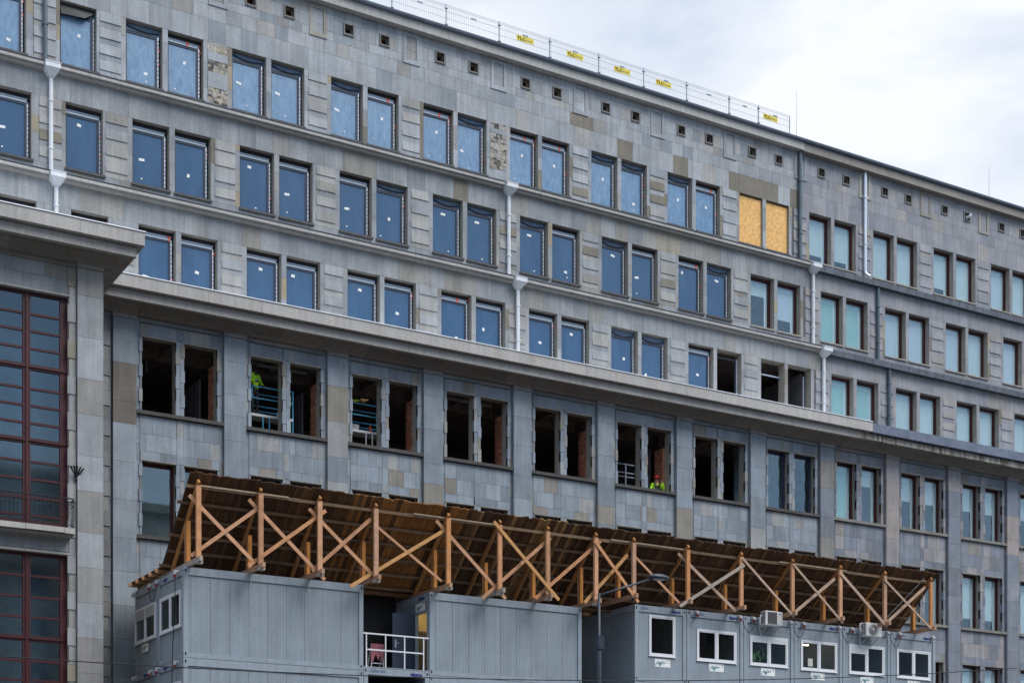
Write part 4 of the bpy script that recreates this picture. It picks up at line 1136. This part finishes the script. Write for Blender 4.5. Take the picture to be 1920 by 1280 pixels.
# right block: end-on cabins
xs = [16.89, 19.24, 21.93, 24.42, 26.92, 29.50, 32.02]
labs = ['end-on cabin at the left corner of the right-hand block, with one tall window', 'end-on cabin right of the tall-window cabin, no air conditioner above its plain double window',
        'end-on cabin under the left air conditioner, green plants behind its window', 'end-on cabin between the two air conditioners, lit tube lamp behind its window', 'end-on cabin under the right air conditioner, left shutter partly down', 'rightmost end-on cabin of the upper tier, at the end of the timber roof']
nums = ['25574', '261729-', '118204', '171313', '102R', '251722']
RC = []
win = {0: (17.54, 7.87, 1.18, 1.48), 1: (19.72, 7.84, 1.86, 1.17), 2: (22.25, 7.85, 1.86, 1.13), 3: (24.77, 7.83, 1.86, 1.16), 4: (27.27, 7.85, 1.89, 1.16), 5: (29.85, 7.85, 1.87, 1.15)}
for k in range(6):
    x0, x1 = xs[k]+.01, xs[k+1]-.02
    wx, wh, ww, whh = win[k]; wz = Z(wh)-RB; c = cabin(x0, 0, RB, x1-x0, 6.05, labs[k], front='flat', fhole=(wx-x0, wx-x0+ww, wz, wz+whh)); RC.append(c)
    lx = x1-x0
    cabin_text(c, nums[k], .30 if k != 0 else .24, .008, 2.615, .125, sx=1.15)
    if k not in (2, 4): cabin_text(c, 'algeco', lx-.68, .008, 2.60, .165, bold=.008)
    if k:
        m = MB(); m.box(.25, lx-.25, .026, .036, 1.16+.95, 1.16+1.19); m.build('shutter_box', 'cont', c)
        inlet(c, .40, .01, 2.66); inlet(c, lx-.22, .01, 2.66, red=(k == 1))
        hang(c, (-.17 if k > 1 else .0, -.13, 2.55 if k > 1 else 2.74), (.40, -.13, 2.56), .42 if k > 1 else .2)
    if k == 2: m = MB(); m.box(.3, .5, .5, .8, .2, 1.0)
for k, (x, h, w, hh) in win.items():
    c = RC[k]; x -= xs[k]+.01; z = Z(h)-RB
    double_window(c, x, z, w, hh, 0, .03, 'single' if k == 0 else 'leftshutter' if k == 4 else 'plain', shutter={2: .16, 4: .22}.get(k, 0))
    cabin_sticker(c, [.9, 1.04, .84, .86, .95, .94][k], .03, Z(7.48)-RB, .70, .29)
    # room behind the window: warm wall, dark furniture
    m = MB(); lx = xs[k+1]-xs[k]-.03; m.box(.2, lx-.2, 3.4, 3.45, .15, 2.5); m.box(.2, lx-.2, .4, 3.4, 2.45, 2.5); m.build('inner_wall', 'cream' if k in (3, 4, 5) else 'inside', c)
    m = MB(); m.box(.5, 1.0+.2*k % .7, 1.0, 1.5, .2, 1.35); m.box(1.4, 1.8, 1.5, 2.0, .2, 1.5); m.build('furniture', 'red' if k == 4 else 'inside', c)
m = MB(); m.box(1.35, 1.95, 1.4, 1.46, 2.15, 2.19); m.build('tube_lamp', 'tube', RC[3])
m = MB(); m.box(.75, 1.0, .075, .08, 1.10, 1.40); m.build('paper_notice', 'white', RC[3])
m = MB()
for k in range(26):
    a = random.uniform(.5, 1.9); z = random.uniform(1.0, 1.5); m.add([(a, .25, z), (a+random.uniform(-.15, .15), .3, z+.2), (a+random.uniform(-.2, .2), .28, z+.38), (a-.04, .26, z+.15)], [(0, 1, 2, 3)])
m.build('houseplant', 'leaf', RC[2])
m = MB(); m.box(-.002, .03, 2.9, 3.3, .3, .6)
# lower tier under the right block
c9 = cabin(xs[0]+.01, 0, RB0, xs[1]-xs[0]-.03, 6.05, 'lower tier cabin under the tall-window cabin, only its upper corner in view', front='flat')
for k in range(1, 6):
    x0, x1 = xs[k]+.01, xs[k+1]-.02
    cabin(x0, 0, RB0, x1-x0, 6.05, ['', 'lower tier cabin beneath the plain double window cabin', 'lower tier cabin beneath the cabin with the left air conditioner', 'lower tier cabin beneath the cabin with the lit tube lamp', 'lower tier cabin beneath the cabin with the right air conditioner', 'lower tier cabin beneath the rightmost cabin'][k], front='flat', holes=False)
# steel base carrying the tiers
bs = empty('steel_base', (0, 2, 0), 'grey steel frame on posts that carries the tiers of site cabins over the pavement', 'support frame')
for (a, b, top) in ((0, 14.6, ZA0), (16.9, 32, RB0)):
    m = MB(); m.box(a, b, .0, .25, top-.3, top-.01); m.box(a, b, 4.7, 4.95, top-.3, top-.01); m.build('beam', 'slate', bs, (0, 2, 0))
    x = a
    while x <= b-.2:
        for y in (0, 4.7): m = MB(); m.box(x, x+.22, y, y+.22, .1, top-.3); m.build('post', 'slate', bs, (0, 2, 0))
        x += (b-a-.25)/5
# air conditioners
def aircon(x, h, label, style):
    t = empty('air_conditioner', (x, -.30, Z(h)), label, 'air conditioner', 'air conditioners on the cabins')
    w, hh, d = .84, .54, .30
    m = MB(); m.box(0, w, -.15, .15, 0, hh); b = m.build('casing', 'ac', t)
    bv = b.modifiers.new('bevel', 'BEVEL'); bv.width = .02; bv.segments = 2
    m = MB(); n = 28; cx, cz, r = (.36, .27, .225) if style else (.30, .27, .235)
    if style:
        vs = [(cx, -.17, cz)]+[(cx+r*math.cos(2*math.pi*k/n), -.155, cz+r*math.sin(2*math.pi*k/n)) for k in range(n)]
        m.add(vs, [(0, k+1, (k+1) % n+1) for k in range(n)])
    else: m.box(.10, .56, -.158, -.152, .04, .50)
    g = m.build('fan_grille', 'acgrill', t)
    m = MB()
    if style:
        for q in (.07, .12, .17, .215): m.tube([(cx+q*math.cos(2*math.pi*k/n), -.172, cz+q*math.sin(2*math.pi*k/n)) for k in range(n+1)], .005, 4)
        m.ball((cx, -.18, cz), .045, .02, .045)
    else:
        for k in range(14): m.box(.11+k*.032, .118+k*.032, -.166, -.158, .05, .49)
    m.build('grille_rings', 'ac' if style else 'hole', g)
    m = MB()
    for k in range(7): m.box(-.006, -.001, -.10, -.02, .06+k*.065, .10+k*.065); m.box(-.006, -.001, .01, .09, .06+k*.065, .10+k*.065)
    m.build('side_louvres', 'hole' if not style else 'gutterdark', t)
    m = MB(); m.bar((.12, -.15, -.02), (.12, .30, -.02), .03, .03); m.bar((.70, -.15, -.02), (.70, .30, -.02), .03, .03); m.bar((.12, -.12, -.02), (.12, .30, -.28), .025, .025, (1, 0, 0)); m.bar((.70, -.12, -.02), (.70, .30, -.28), .025, .025, (1, 0, 0)); m.build('bracket', 'shutter', t)
    m = MB(); m.tube([(-.01, .02, .2), (-.10, .04, .23), (-.16, .05, .38), (-.10, .08, .50), (.05, .10, .54)] if style else [(-.01, .0, .34), (-.10, .0, .38), (-.16, .0, .25), (-.12, .02, .05), (.0, .10, -.05), (.3, .2, -.02)], .022, 6)
    m.tube([(-.14, .03, .3), (-.12, .1, .0), (.0, .2, -.10), (.10, .28, -.30), (.16, .28, -.42)], .014, 6); m.build('hose', 'pvc', t)
    if style: m = MB(); m.box(.66, .80, -.156, -.152, .40, .48); m.build('maker_badge', 'teal', t)
    else: m = MB(); m.box(.66, .76, -.156, -.152, .42, .45); m.build('maker_badge', 'gutterdark', t)
aircon(22.62, 9.34, 'white air conditioner with square grey grille and white hose, left one on the cabins', 0)
aircon(27.74, 9.31, 'white air conditioner with round fan grille and teal badge, right one on the cabins', 1)

# ------------------------------------------------------------------ timber roof over the cabins
roof = empty('timber_roof', (0, 0, Z(9.4)), 'open timber lean-to roof of boards, trusses and crossed braces over the site cabins', 'roof'); O = (0, 0, Z(9.4))
WC = [(.52, .26, .13), (.47, .25, .14), (.53, .29, .17), (.43, .255, .165), (.50, .23, .095)]; GREY = (.33, .29, .25); ORG = (.52, .22, .06)
def rb(mb, name): return mb.build(name, 'wood', roof, O)
def under(y): return 12.00-(y+.9)*.92          # underside of the boards
rx0, rx1 = -.10, 31.15
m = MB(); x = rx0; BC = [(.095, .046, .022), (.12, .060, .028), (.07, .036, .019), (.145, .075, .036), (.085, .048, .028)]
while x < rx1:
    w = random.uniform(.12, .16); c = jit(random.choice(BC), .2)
    if 5.3 < x < 9.5 and random.random() < .6: c = jit((.30, .13, .04), .2)  # warm light on this stretch of boards is put into their tint
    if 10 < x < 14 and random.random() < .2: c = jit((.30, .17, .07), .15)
    y0 = -.9-random.uniform(0, .05); y1 = 1.72; dz = random.choice([0, .006, .010]); e = random.uniform(-.006, .006)
    p = [(x, y0, Z(under(y0)+dz)), (x+w-.01, y0, Z(under(y0)+dz)), (x+w-.01+e, y1, Z(under(y1)+dz)), (x+e, y1, Z(under(y1)+dz))]
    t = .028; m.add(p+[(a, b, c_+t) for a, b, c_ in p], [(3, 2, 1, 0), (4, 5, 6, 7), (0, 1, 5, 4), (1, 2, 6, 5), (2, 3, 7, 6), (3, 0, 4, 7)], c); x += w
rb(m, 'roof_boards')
m = MB(); x = rx0
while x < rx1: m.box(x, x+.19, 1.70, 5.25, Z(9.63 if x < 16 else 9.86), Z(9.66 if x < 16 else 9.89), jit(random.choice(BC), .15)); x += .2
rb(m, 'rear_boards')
m = MB(); m.quad((rx0+.02, -.86, Z(under(-.86)+.065)), (rx1-.02, -.86, Z(under(-.86)+.065)), (rx1+.03, 1.75, Z(under(1.75)+.065)), (rx0-.03, 1.75, Z(under(1.75)+.065))); m.quad((rx0+.02, -.86, Z(under(-.86)+.065)), (rx0-.03, 1.75, Z(under(1.75)+.065)), (rx0-.03, 1.75, Z(under(1.75)+.05)), (rx0+.02, -.86, Z(under(-.86)+.05)))
m.build('roofing_felt', 'roofing', roof, O)
# purlins in overlapping lengths
for k, y in enumerate((-.62, -.17, .28, .73, 1.18, 1.6)):
    x = rx0-.12*(k % 2)-.03; n = 0
    while x < rx1:
        q = min(x+random.uniform(3.6, 5.2), rx1+.05); m = MB(); off = .045*(n % 2)
        m.bar((x, y, Z(under(y)-.055-off*.3)), (q, y, Z(under(y)-.055-off*.3)), .095, .05+.02*(n % 2), (0, 1, .3), jit((.185, .115, .07) if k else (.36, .24, .15), .25))
        if k == 0 and n % 2 == 0: m.bar((x+.3, y-.06, Z(under(y)-.02)), (q-.4, y-.06, Z(under(y)-.03)), .05, .03, (0, 1, 0), jit((.5, .38, .26), .15))
        rb(m, 'purlin'); x = q-.25; n += 1
        if q > rx1-.3: break
for k, y in enumerate((2.2, 2.9, 3.6, 4.3, 5.0)): m = MB(); hb = 9.56; m.bar((rx0-.1, y, Z(hb)), (16.4, y, Z(hb)), .12, .08, (0, 1, 0), jit(WC[1], .1)); m.bar((16.4, y, Z(hb+.23)), (rx1, y, Z(hb+.23)), .12, .08, (0, 1, 0), jit(WC[1], .1)); rb(m, 'purlin')
PX = [.20, 2.20, 4.18, 6.14, 8.79, 10.76, 12.67, 14.66, 16.28, 18.68, 21.15, 23.63, 26.05, 28.39, 30.91]
for k, x in enumerate(PX):
    base = 9.37 if x < 15.5 else 9.71
    c = random.choice(WC); t_ = MB(); yc = -.80
    top = under(yc)-.16
    ch = MB(); ch.box(x-.05, x+.05, -1.0-random.uniform(0, .12), 5.2, Z(base), Z(base+.15), jit(GREY if k in (0, 5) else WC[3], .1)); trs = rb(ch, 'truss')
    p = MB(); p.box(x-.075, x+.075, yc-.05, yc+.05, Z(base+.12 if x < 15 else base), Z(top-.06), jit(WC[k % 5], .08)); p.build('post', 'wood', trs, O)
    p = MB(); hp = 10.80 if k not in (1, 2, 5, 6) else 10.57
    p.box(x-.06, x+.06, .10, .20, Z(base+.15), Z(hp), jit(ORG, .12)); p.box(x-.075, x+.055, .22, .27, Z(base+.15), Z(hp-.1), jit(WC[1], .1)); p.build('inner_post', 'wood', trs, O)
    p = MB(); p.bar((x-.01, -.86, Z(under(-.86)-.15)), (x-.01, 1.72, Z(max(under(1.72)-.16, base+.1))), .15, .075, (1, 0, 0), jit((.44, .20, .07), .2)); p.build('rafter', 'wood', trs, O)
    p = MB(); p.box(x-.10, x+.11, yc-.11, yc+.09, Z(base-.06 if x < 15 else base), Z(base+.02), jit((.36, .33, .29), .1)); p.build('foot_block', 'wood', trs, O)
BR = [(-0.04, 11.4, 2.04, 9.58), (0.01, 9.56, 2.32, 11.38), (1.87, 11.5, 4.42, 9.26), (1.84, 9.43, 4.44, 11.45), (3.88, 11.45, 6.03, 9.64), (3.97, 9.49, 6.01, 11.36), (6.14, 11.23, 8.63, 9.61), (5.29, 9.12, 8.67, 11.28), (8.42, 11.6, 11.09, 9.25), (10.49, 11.76, 13.08, 9.35), (10.14, 9.17, 12.86, 11.51), (12.24, 9.36, 14.94, 11.62), (14.57, 11.55, 16.43, 9.57), (14.26, 9.39, 16.1, 11.26), (16.31, 11.34, 18.41, 9.76), (18.36, 11.55, 21.02, 9.69), (18.27, 9.59, 21.24, 11.38), (21.16, 11.61, 23.65, 9.65), (23.62, 11.64, 26.1, 9.63), (23.7, 9.76, 25.88, 11.35), (26.02, 11.52, 28.43, 9.66), (28.32, 11.5, 30.9, 9.74), (28.47, 9.76, 30.71, 11.47)]
infront = {9, 12, 16, 17, 18, 20, 21}
thin = {6, 14, 21, 17, 18}
for k, (a, b, c, d) in enumerate(BR):
    y = -.88 if k in infront else (-.72 if k % 2 == 0 else -.69)
    if k in (1, 3, 5, 7, 10, 11, 13, 19, 22): y = -.725+.0*k; 
    if k in (0, 2, 4, 6, 8, 14, 15): y = -.775 if k not in (6,) else -.66
    if k not in infront: y = -.68 if b < d else -.64
    m = MB(); w = .085 if k in thin else .115
    m.bar((a, y, Z(b)), (c, y, Z(d)), w, .035, (0, 1, 0), jit(GREY if k == 16 else ((.42, .30, .22) if k > 14 else random.choice(WC[:3]+[(.50, .27, .11)])), .1)); rb(m, 'brace')
# thin pale stay at the right end and threaded rods under the left chords
m = MB(); m.bar((30.6, -.75, Z(11.8)), (29.6, 1.0, Z(9.9)), .03, .03, (0, 1, 0), (.55, .55, .55)); rb(m, 'brace')
for x in (2.2, 4.15, 10.6, 12.6): m = MB(); m.tube([(x-.02, -.02, Z(9.45)), (x-.02, -.02, Z(8.98))], .012, 5); m.build('hook_bolt', 'steel', roof, O)

# ------------------------------------------------------------------ street lamp and overhead cable
lp = empty('street_lamp', (13.33, -3, 0.13), 'dark grey street lamp with one long raised arm before the gap between cabins', 'street lamp'); O = (13.33, -3, .13)
m = MB(); m.tube([(13.33, -3, .13), (13.33, -3, Z(7.35)), (13.33, -3, Z(7.42)), (13.33, -3, Z(9.27))], [.085, .075, .05, .045], 12); m.tube([(13.33, -3, .13), (13.33, -3, 1.3)], .13, 12); m.build('pole', 'lamp', lp, O, True)
m = MB(); m.box(13.23, 13.45, -3.12, -2.94, Z(7.42), Z(7.85)); m.build('junction_box', 'lamp', lp, O)
m = MB(); m.tube([(13.30, -3, Z(9.20)), (14.3, -3, Z(9.55)), (15.5, -3, Z(9.98))], [.04, .036, .03], 10); m.build('arm', 'lamp', lp, O, True)
m = MB(); m.ball((15.80, -3, Z(10.04)), .43, .19, .13, 16, 10, cut=.55)
h = m.build('lamp_head', 'lamp', lp, O, True)
m = MB(); m.ball((15.78, -3, Z(9.985)), .26, .12, .05, 14, 8); m.build('lens', 'alu', h, O, True)
m = MB(); pts = []
for k in range(61):
    x = -30+k*1.0; pts.append((x, -6, Z(5.42)+.0016*(x+3)**2+.012*(x+3)))
m.tube(pts, .016, 5); w_ = m.build('overhead_cable', 'cable', None, (-30, -6, Z(5.4))); w_.location = (-30, -6, Z(5.4)); tag(w_, 'thin dark overhead cable crossing in front of the left wing and the left cabins', 'cable')

# ------------------------------------------------------------------ scaffolds inside two bays
def scaffold(x0, x1, label, legx, white):
    y = D4+.62
    t = empty('mobile_scaffold', ((x0+x1)/2, y, Z(14.82)), label, 'scaffold', 'mobile scaffolds inside the open bays'); O = ((x0+x1)/2, y, Z(14.82))
    m = MB(); m.box(x0, x1, y-.02, y+.62, Z(16.43), Z(16.52)); m.build('deck', 'deckboard', t, O)
    m = MB()
    for yy in (y, y+.6):
        for h in ((17.50, 17.08) if yy == y else (17.42, 16.98)): m.tube([(x0+.05, yy, Z(h)), (x1, yy, Z(h))], .024, 6)
    m.tube([(x0+.05, y, Z(17.08)), (x0+.05, y, Z(17.50))], .024, 6); m.tube([(x1-.28, y+.3, Z(16.8)), (x1-.28, y+.3, Z(17.3))], .02, 6)
    m.tube([(x0+.3, y+.6, Z(16.8)), (x1, y+.6, Z(16.8))], .02, 6); m.build('guard_frame', 'steelblue', t, O)
    for lx in legx: m = MB(); m.tube([(lx, y, Z(14.85)), (lx, y, Z(16.43))], .022, 6); m.build('leg', 'pvc' if white else 'steelblue', t, O)
    m = MB(); m.tube([(x0, y+.6, Z(14.85)), (x0, y+.6, Z(17.5))], .024, 6); m.tube([(x1, y+.02, Z(14.85)), (x1, y+.02, Z(17.5))], .026, 6); m.build('upright', 'steelblue', t, O)
    return t
scaffold(4.78, 6.42, 'blue mobile scaffold with an aluminium deck, under the worker on the left', (5.25, 5.50), False)
scaffold(8.66, 10.22, 'blue mobile scaffold with white legs, in the second bay with a worker', (9.36, 9.62), True)

# ------------------------------------------------------------------ workers
def person(loc, rz, joints, label, colours, helmet, bend=0):
    """joints: name -> (x,y,z,r); one skinned surface, colours by region"""
    edges = [('hip', 'waist'), ('waist', 'chest'), ('chest', 'neck'), ('neck', 'head'), ('head', 'crown'), ('chest', 'shl'), ('shl', 'ell'), ('ell', 'wrl'), ('wrl', 'pal'), ('chest', 'shr'), ('shr', 'elr'), ('elr', 'wrr'), ('wrr', 'par'),
             ('hip', 'hil'), ('hil', 'knl'), ('knl', 'anl'), ('anl', 'tol'), ('hip', 'hir'), ('hir', 'knr'), ('knr', 'anr'), ('anr', 'tor'), ('head', 'nose')]
    J = dict(joints)
    for s in ('l', 'r'):
        p = Vector(J['pa'+s][:3]); w = Vector(J['wr'+s][:3]); d = (p-w).normalized(); side = d.cross(Vector((0, 0, 1))); side = side.normalized() if side.length > .1 else Vector((1, 0, 0)); dn = Vector((0, 0, -1))
        for k in range(4):
            a = p+side*(k-1.5)*.021; L1 = [.045, .05, .047, .037][k]; b = a+d*L1; c = b+(d*.5+dn*.6).normalized()*L1*.8
            J['f%s%da' % (s, k)] = (*b, .009); J['f%s%db' % (s, k)] = (*c, .0075); edges += [('pa'+s, 'f%s%da' % (s, k)), ('f%s%da' % (s, k), 'f%s%db' % (s, k))]
        th = w+d*.03+side*.045; th2 = th+d*.03+side*.012; J['t%sa' % s] = (*th, .011); J['t%sb' % s] = (*th2, .009); edges += [('wr'+s, 't%sa' % s), ('t%sa' % s, 't%sb' % s)]
    names = list(J); idx = {n: i for i, n in enumerate(names)}
    me = bpy.data.meshes.new('person'); me.from_pydata([J[n][:3] for n in names], [(idx[a], idx[b]) for a, b in edges], [])
    o = bpy.data.objects.new('tmp', me); COL.objects.link(o)
    sk = o.modifiers.new('skin', 'SKIN'); sk.use_smooth_shade = True
    for n, i in idx.items():
        r = J[n][3]; r = r if isinstance(r, tuple) else (r, r); me.skin_vertices[0].data[i].radius = r
    me.skin_vertices[0].data[idx['hip']].use_root = True
    ss = o.modifiers.new('sub', 'SUBSURF'); ss.levels = 2; ss.render_levels = 2
    dg = bpy.context.evaluated_depsgraph_get(); dg.update()
    em = bpy.data.meshes.new_from_object(o.evaluated_get(dg)); bpy.data.objects.remove(o)
    ca = em.color_attributes.new('tint', 'FLOAT_COLOR', 'CORNER')
    reg = {}
    for n in names:
        if n in ('hip', 'waist', 'chest', 'shl', 'shr', 'ell', 'elr'): reg[n] = 'top'
        elif n in ('head', 'crown', 'neck', 'nose') or n[0] in 'ft' and n not in ('tol', 'tor') or n[:2] in ('pa',): reg[n] = 'skin'
        elif n in ('wrl', 'wrr'): reg[n] = 'top'
        elif n in ('tol', 'tor', 'anl', 'anr'): reg[n] = 'boot'
        else: reg[n] = 'leg'
    P3 = [(Vector(J[n][:3]), reg[n], n) for n in names]
    for poly in em.polygons:
        c = Vector(poly.center); best = min(P3, key=lambda q: (q[0]-c).length)
        k = best[1]; col = colours[k]
        if k == 'top':
            for zz in colours['bands']:
                if abs(c.z-zz) < .03 and best[2] in ('waist', 'chest', 'hip'): col = (.5, .52, .5)
            if best[2] in ('hip',) and c.z < J['hip'][2]-.02: col = colours['leg']
        for li in poly.loop_indices: ca.data[li].color = (*col, 1)
    em.materials.clear(); em.materials.append(M['hivis'])
    root = empty('person', loc, label, 'person', None, rz)
    b = bpy.data.objects.new('body', em); COL.objects.link(b); b.parent = root
    hd = Vector(J['head'][:3])
    m = MB(); m.ball((hd.x, hd.y+.01, hd.z+.055), .125, .145, .115, 16, 9, helmet, cut=.98)
    m.ball((hd.x, hd.y-.06, hd.z+.06), .115, .14, .012, 14, 4, helmet)
    m.build('helmet', 'hivis', root, (0, 0, 0), True)
    m = MB()
    for sx in (-.032, .032): m.ball((hd.x+sx, hd.y-.098, hd.z+.012), .011, .008, .008, 8, 5, (.02, .02, .02)); m.ball((hd.x+sx*3.1, hd.y, hd.z-.0), .012, .025, .032, 8, 5, colours['skin'])
    m.box(hd.x-.026, hd.x+.026, hd.y-.101, hd.y-.09, hd.z-.06, hd.z-.052, (.25, .07, .06)); m.build('face_details', 'hivis', root)
    return root
def stand(lean=0, arms=None, crouch=0):
    J = {'hip': (0, 0, .95, (.16, .12)), 'waist': (0, 0, 1.10, (.15, .11)), 'chest': (0, lean*.5, 1.34, (.17, .12)), 'neck': (0, lean, 1.51, .06), 'head': (0, lean*1.25-.01, 1.63, (.082, .098)), 'crown': (0, lean*1.3, 1.72, (.07, .08)), 'nose': (0, lean*1.25-.115, 1.615, .014),
         'shl': (.19, lean*.7, 1.43, .075), 'shr': (-.19, lean*.7, 1.43, .075), 'hil': (.10, 0, .88, .10), 'hir': (-.10, 0, .88, .10), 'knl': (.12, -.03, .49, .065), 'knr': (-.12, -.03, .49, .065), 'anl': (.13, .01, .09, .045), 'anr': (-.13, .01, .09, .045), 'tol': (.14, -.16, .04, .04), 'tor': (-.14, -.16, .04, .04)}
    J.update(arms); return J
HV = (.46, .92, .03); SK = (.42, .23, .15)
a1 = {'ell': (.30, -.04, 1.18, .055), 'wrl': (.20, -.22, 1.05, .042), 'pal': (.16, -.30, 1.03, (.035, .022)), 'elr': (-.28, -.02, 1.18, .055), 'wrr': (-.16, -.20, 1.12, .042), 'par': (-.10, -.27, 1.13, (.035, .022))}
person((4.99, D4+.78, Z(16.52)), R(25), stand(-.02, a1), 'worker in lime hi-vis jacket standing on a scaffold in the second open bay', {'top': HV, 'skin': (.08, .05, .04), 'leg': (.02, .022, .03), 'boot': (.02, .015, .012), 'bands': (1.12, 1.24)}, (.05, .05, .055))
a2 = {'ell': (.30, -.14, 1.22, .055), 'wrl': (.30, -.40, 1.22, .042), 'pal': (.30, -.49, 1.22, (.035, .022)), 'elr': (-.28, -.02, 1.16, .055), 'wrr': (-.26, -.22, 1.02, .042), 'par': (-.25, -.30, 1.0, (.035, .022))}
person((8.74, D4+.95, Z(16.52)), R(60), stand(-.06, a2), 'worker in orange helmet and lime jacket, half hidden by a window jamb beside a scaffold', {'top': HV, 'skin': SK, 'leg': (.05, .18, .22), 'boot': (.02, .015, .012), 'bands': (1.12, 1.24)}, (.70, .22, .03))
a3 = {'ell': (.30, -.10, 1.20, .055), 'wrl': (.20, -.26, 1.40, .042), 'pal': (.14, -.26, 1.50, (.035, .022)), 'elr': (-.30, -.06, 1.16, .055), 'wrr': (-.26, -.30, 1.10, .042), 'par': (-.24, -.38, 1.10, (.035, .022))}
P3_ = person((22.68, D4+.50, Z(14.74)), R(-15), stand(-.02, a3), 'worker in red helmet and lime jacket looking out over a sill, hand at the face', {'top': HV, 'skin': SK, 'leg': (.03, .03, .04), 'boot': (.02, .015, .012), 'bands': (1.2,)}, (.55, .02, .02))
m = MB(); m.box(-.11, .11, -.165, -.13, 1.0, 1.36); m.box(-.13, -.09, -.16, -.0, 1.30, 1.50); m.box(.09, .13, -.16, 0, 1.30, 1.50)
m.build('harness_bib', 'black', P3_)
# things on the scaffold decks
for (x, z, w, c, l, n, q) in ((6.05, 16.52, .16, 'pvc', 'white bucket on the left scaffold deck, at its right end', 'bucket', 1), (9.0, 16.52, .20, 'inletgrey', 'grey tub on the second scaffold deck, near the worker', 'tub', 1)):
    m = MB(); m.tube([(0, 0, 0), (0, 0, .22)], [w*.75, w], 14); o = m.build(n, c); o.location = (x, D4+.9, Z(z)); tag(o, l, n)
m = MB(); m.tube([(0, 0, 0), (0, 0, .2), (0, 0, .30)], [.05, .045, .015], 10, (1, 1, 1)); o = m.build('bottle', 'orange'); o.location = (9.62, D4+.8, Z(16.52)); tag(o, 'orange bottle standing on the right end of the second scaffold deck', 'bottle')
m = MB(); m.box(-.14, .14, -.12, .12, 0, .02); m.box(-.02, .02, -.02, .02, -.08, 0); o = m.build('plaster_hawk', 'osb'); o.location = (9.20, D4+.5, Z(17.60)); tag(o, 'flat pale plaster board held by the worker in the orange helmet', 'hawk board')
# guard rails behind the sixth bay
t = empty('guard_rail', (21.0, D4+1.0, Z(14.82)), 'galvanised guard rail inside the sixth open bay, behind its left opening', 'guard rail'); O = (21, D4+1, Z(14.82))
m = MB()
for h in (16.97, 16.62, 16.45): m.bar((20.6, D4+1, Z(h)), (21.9, D4+1, Z(h)), .04, .03)
m.build('rail', 'post', t, O)
m = MB(); m.bar((21.45, D4+.98, Z(14.85)), (21.45, D4+.98, Z(17.0)), .05, .04); m.build('post', 'steel', t, O)
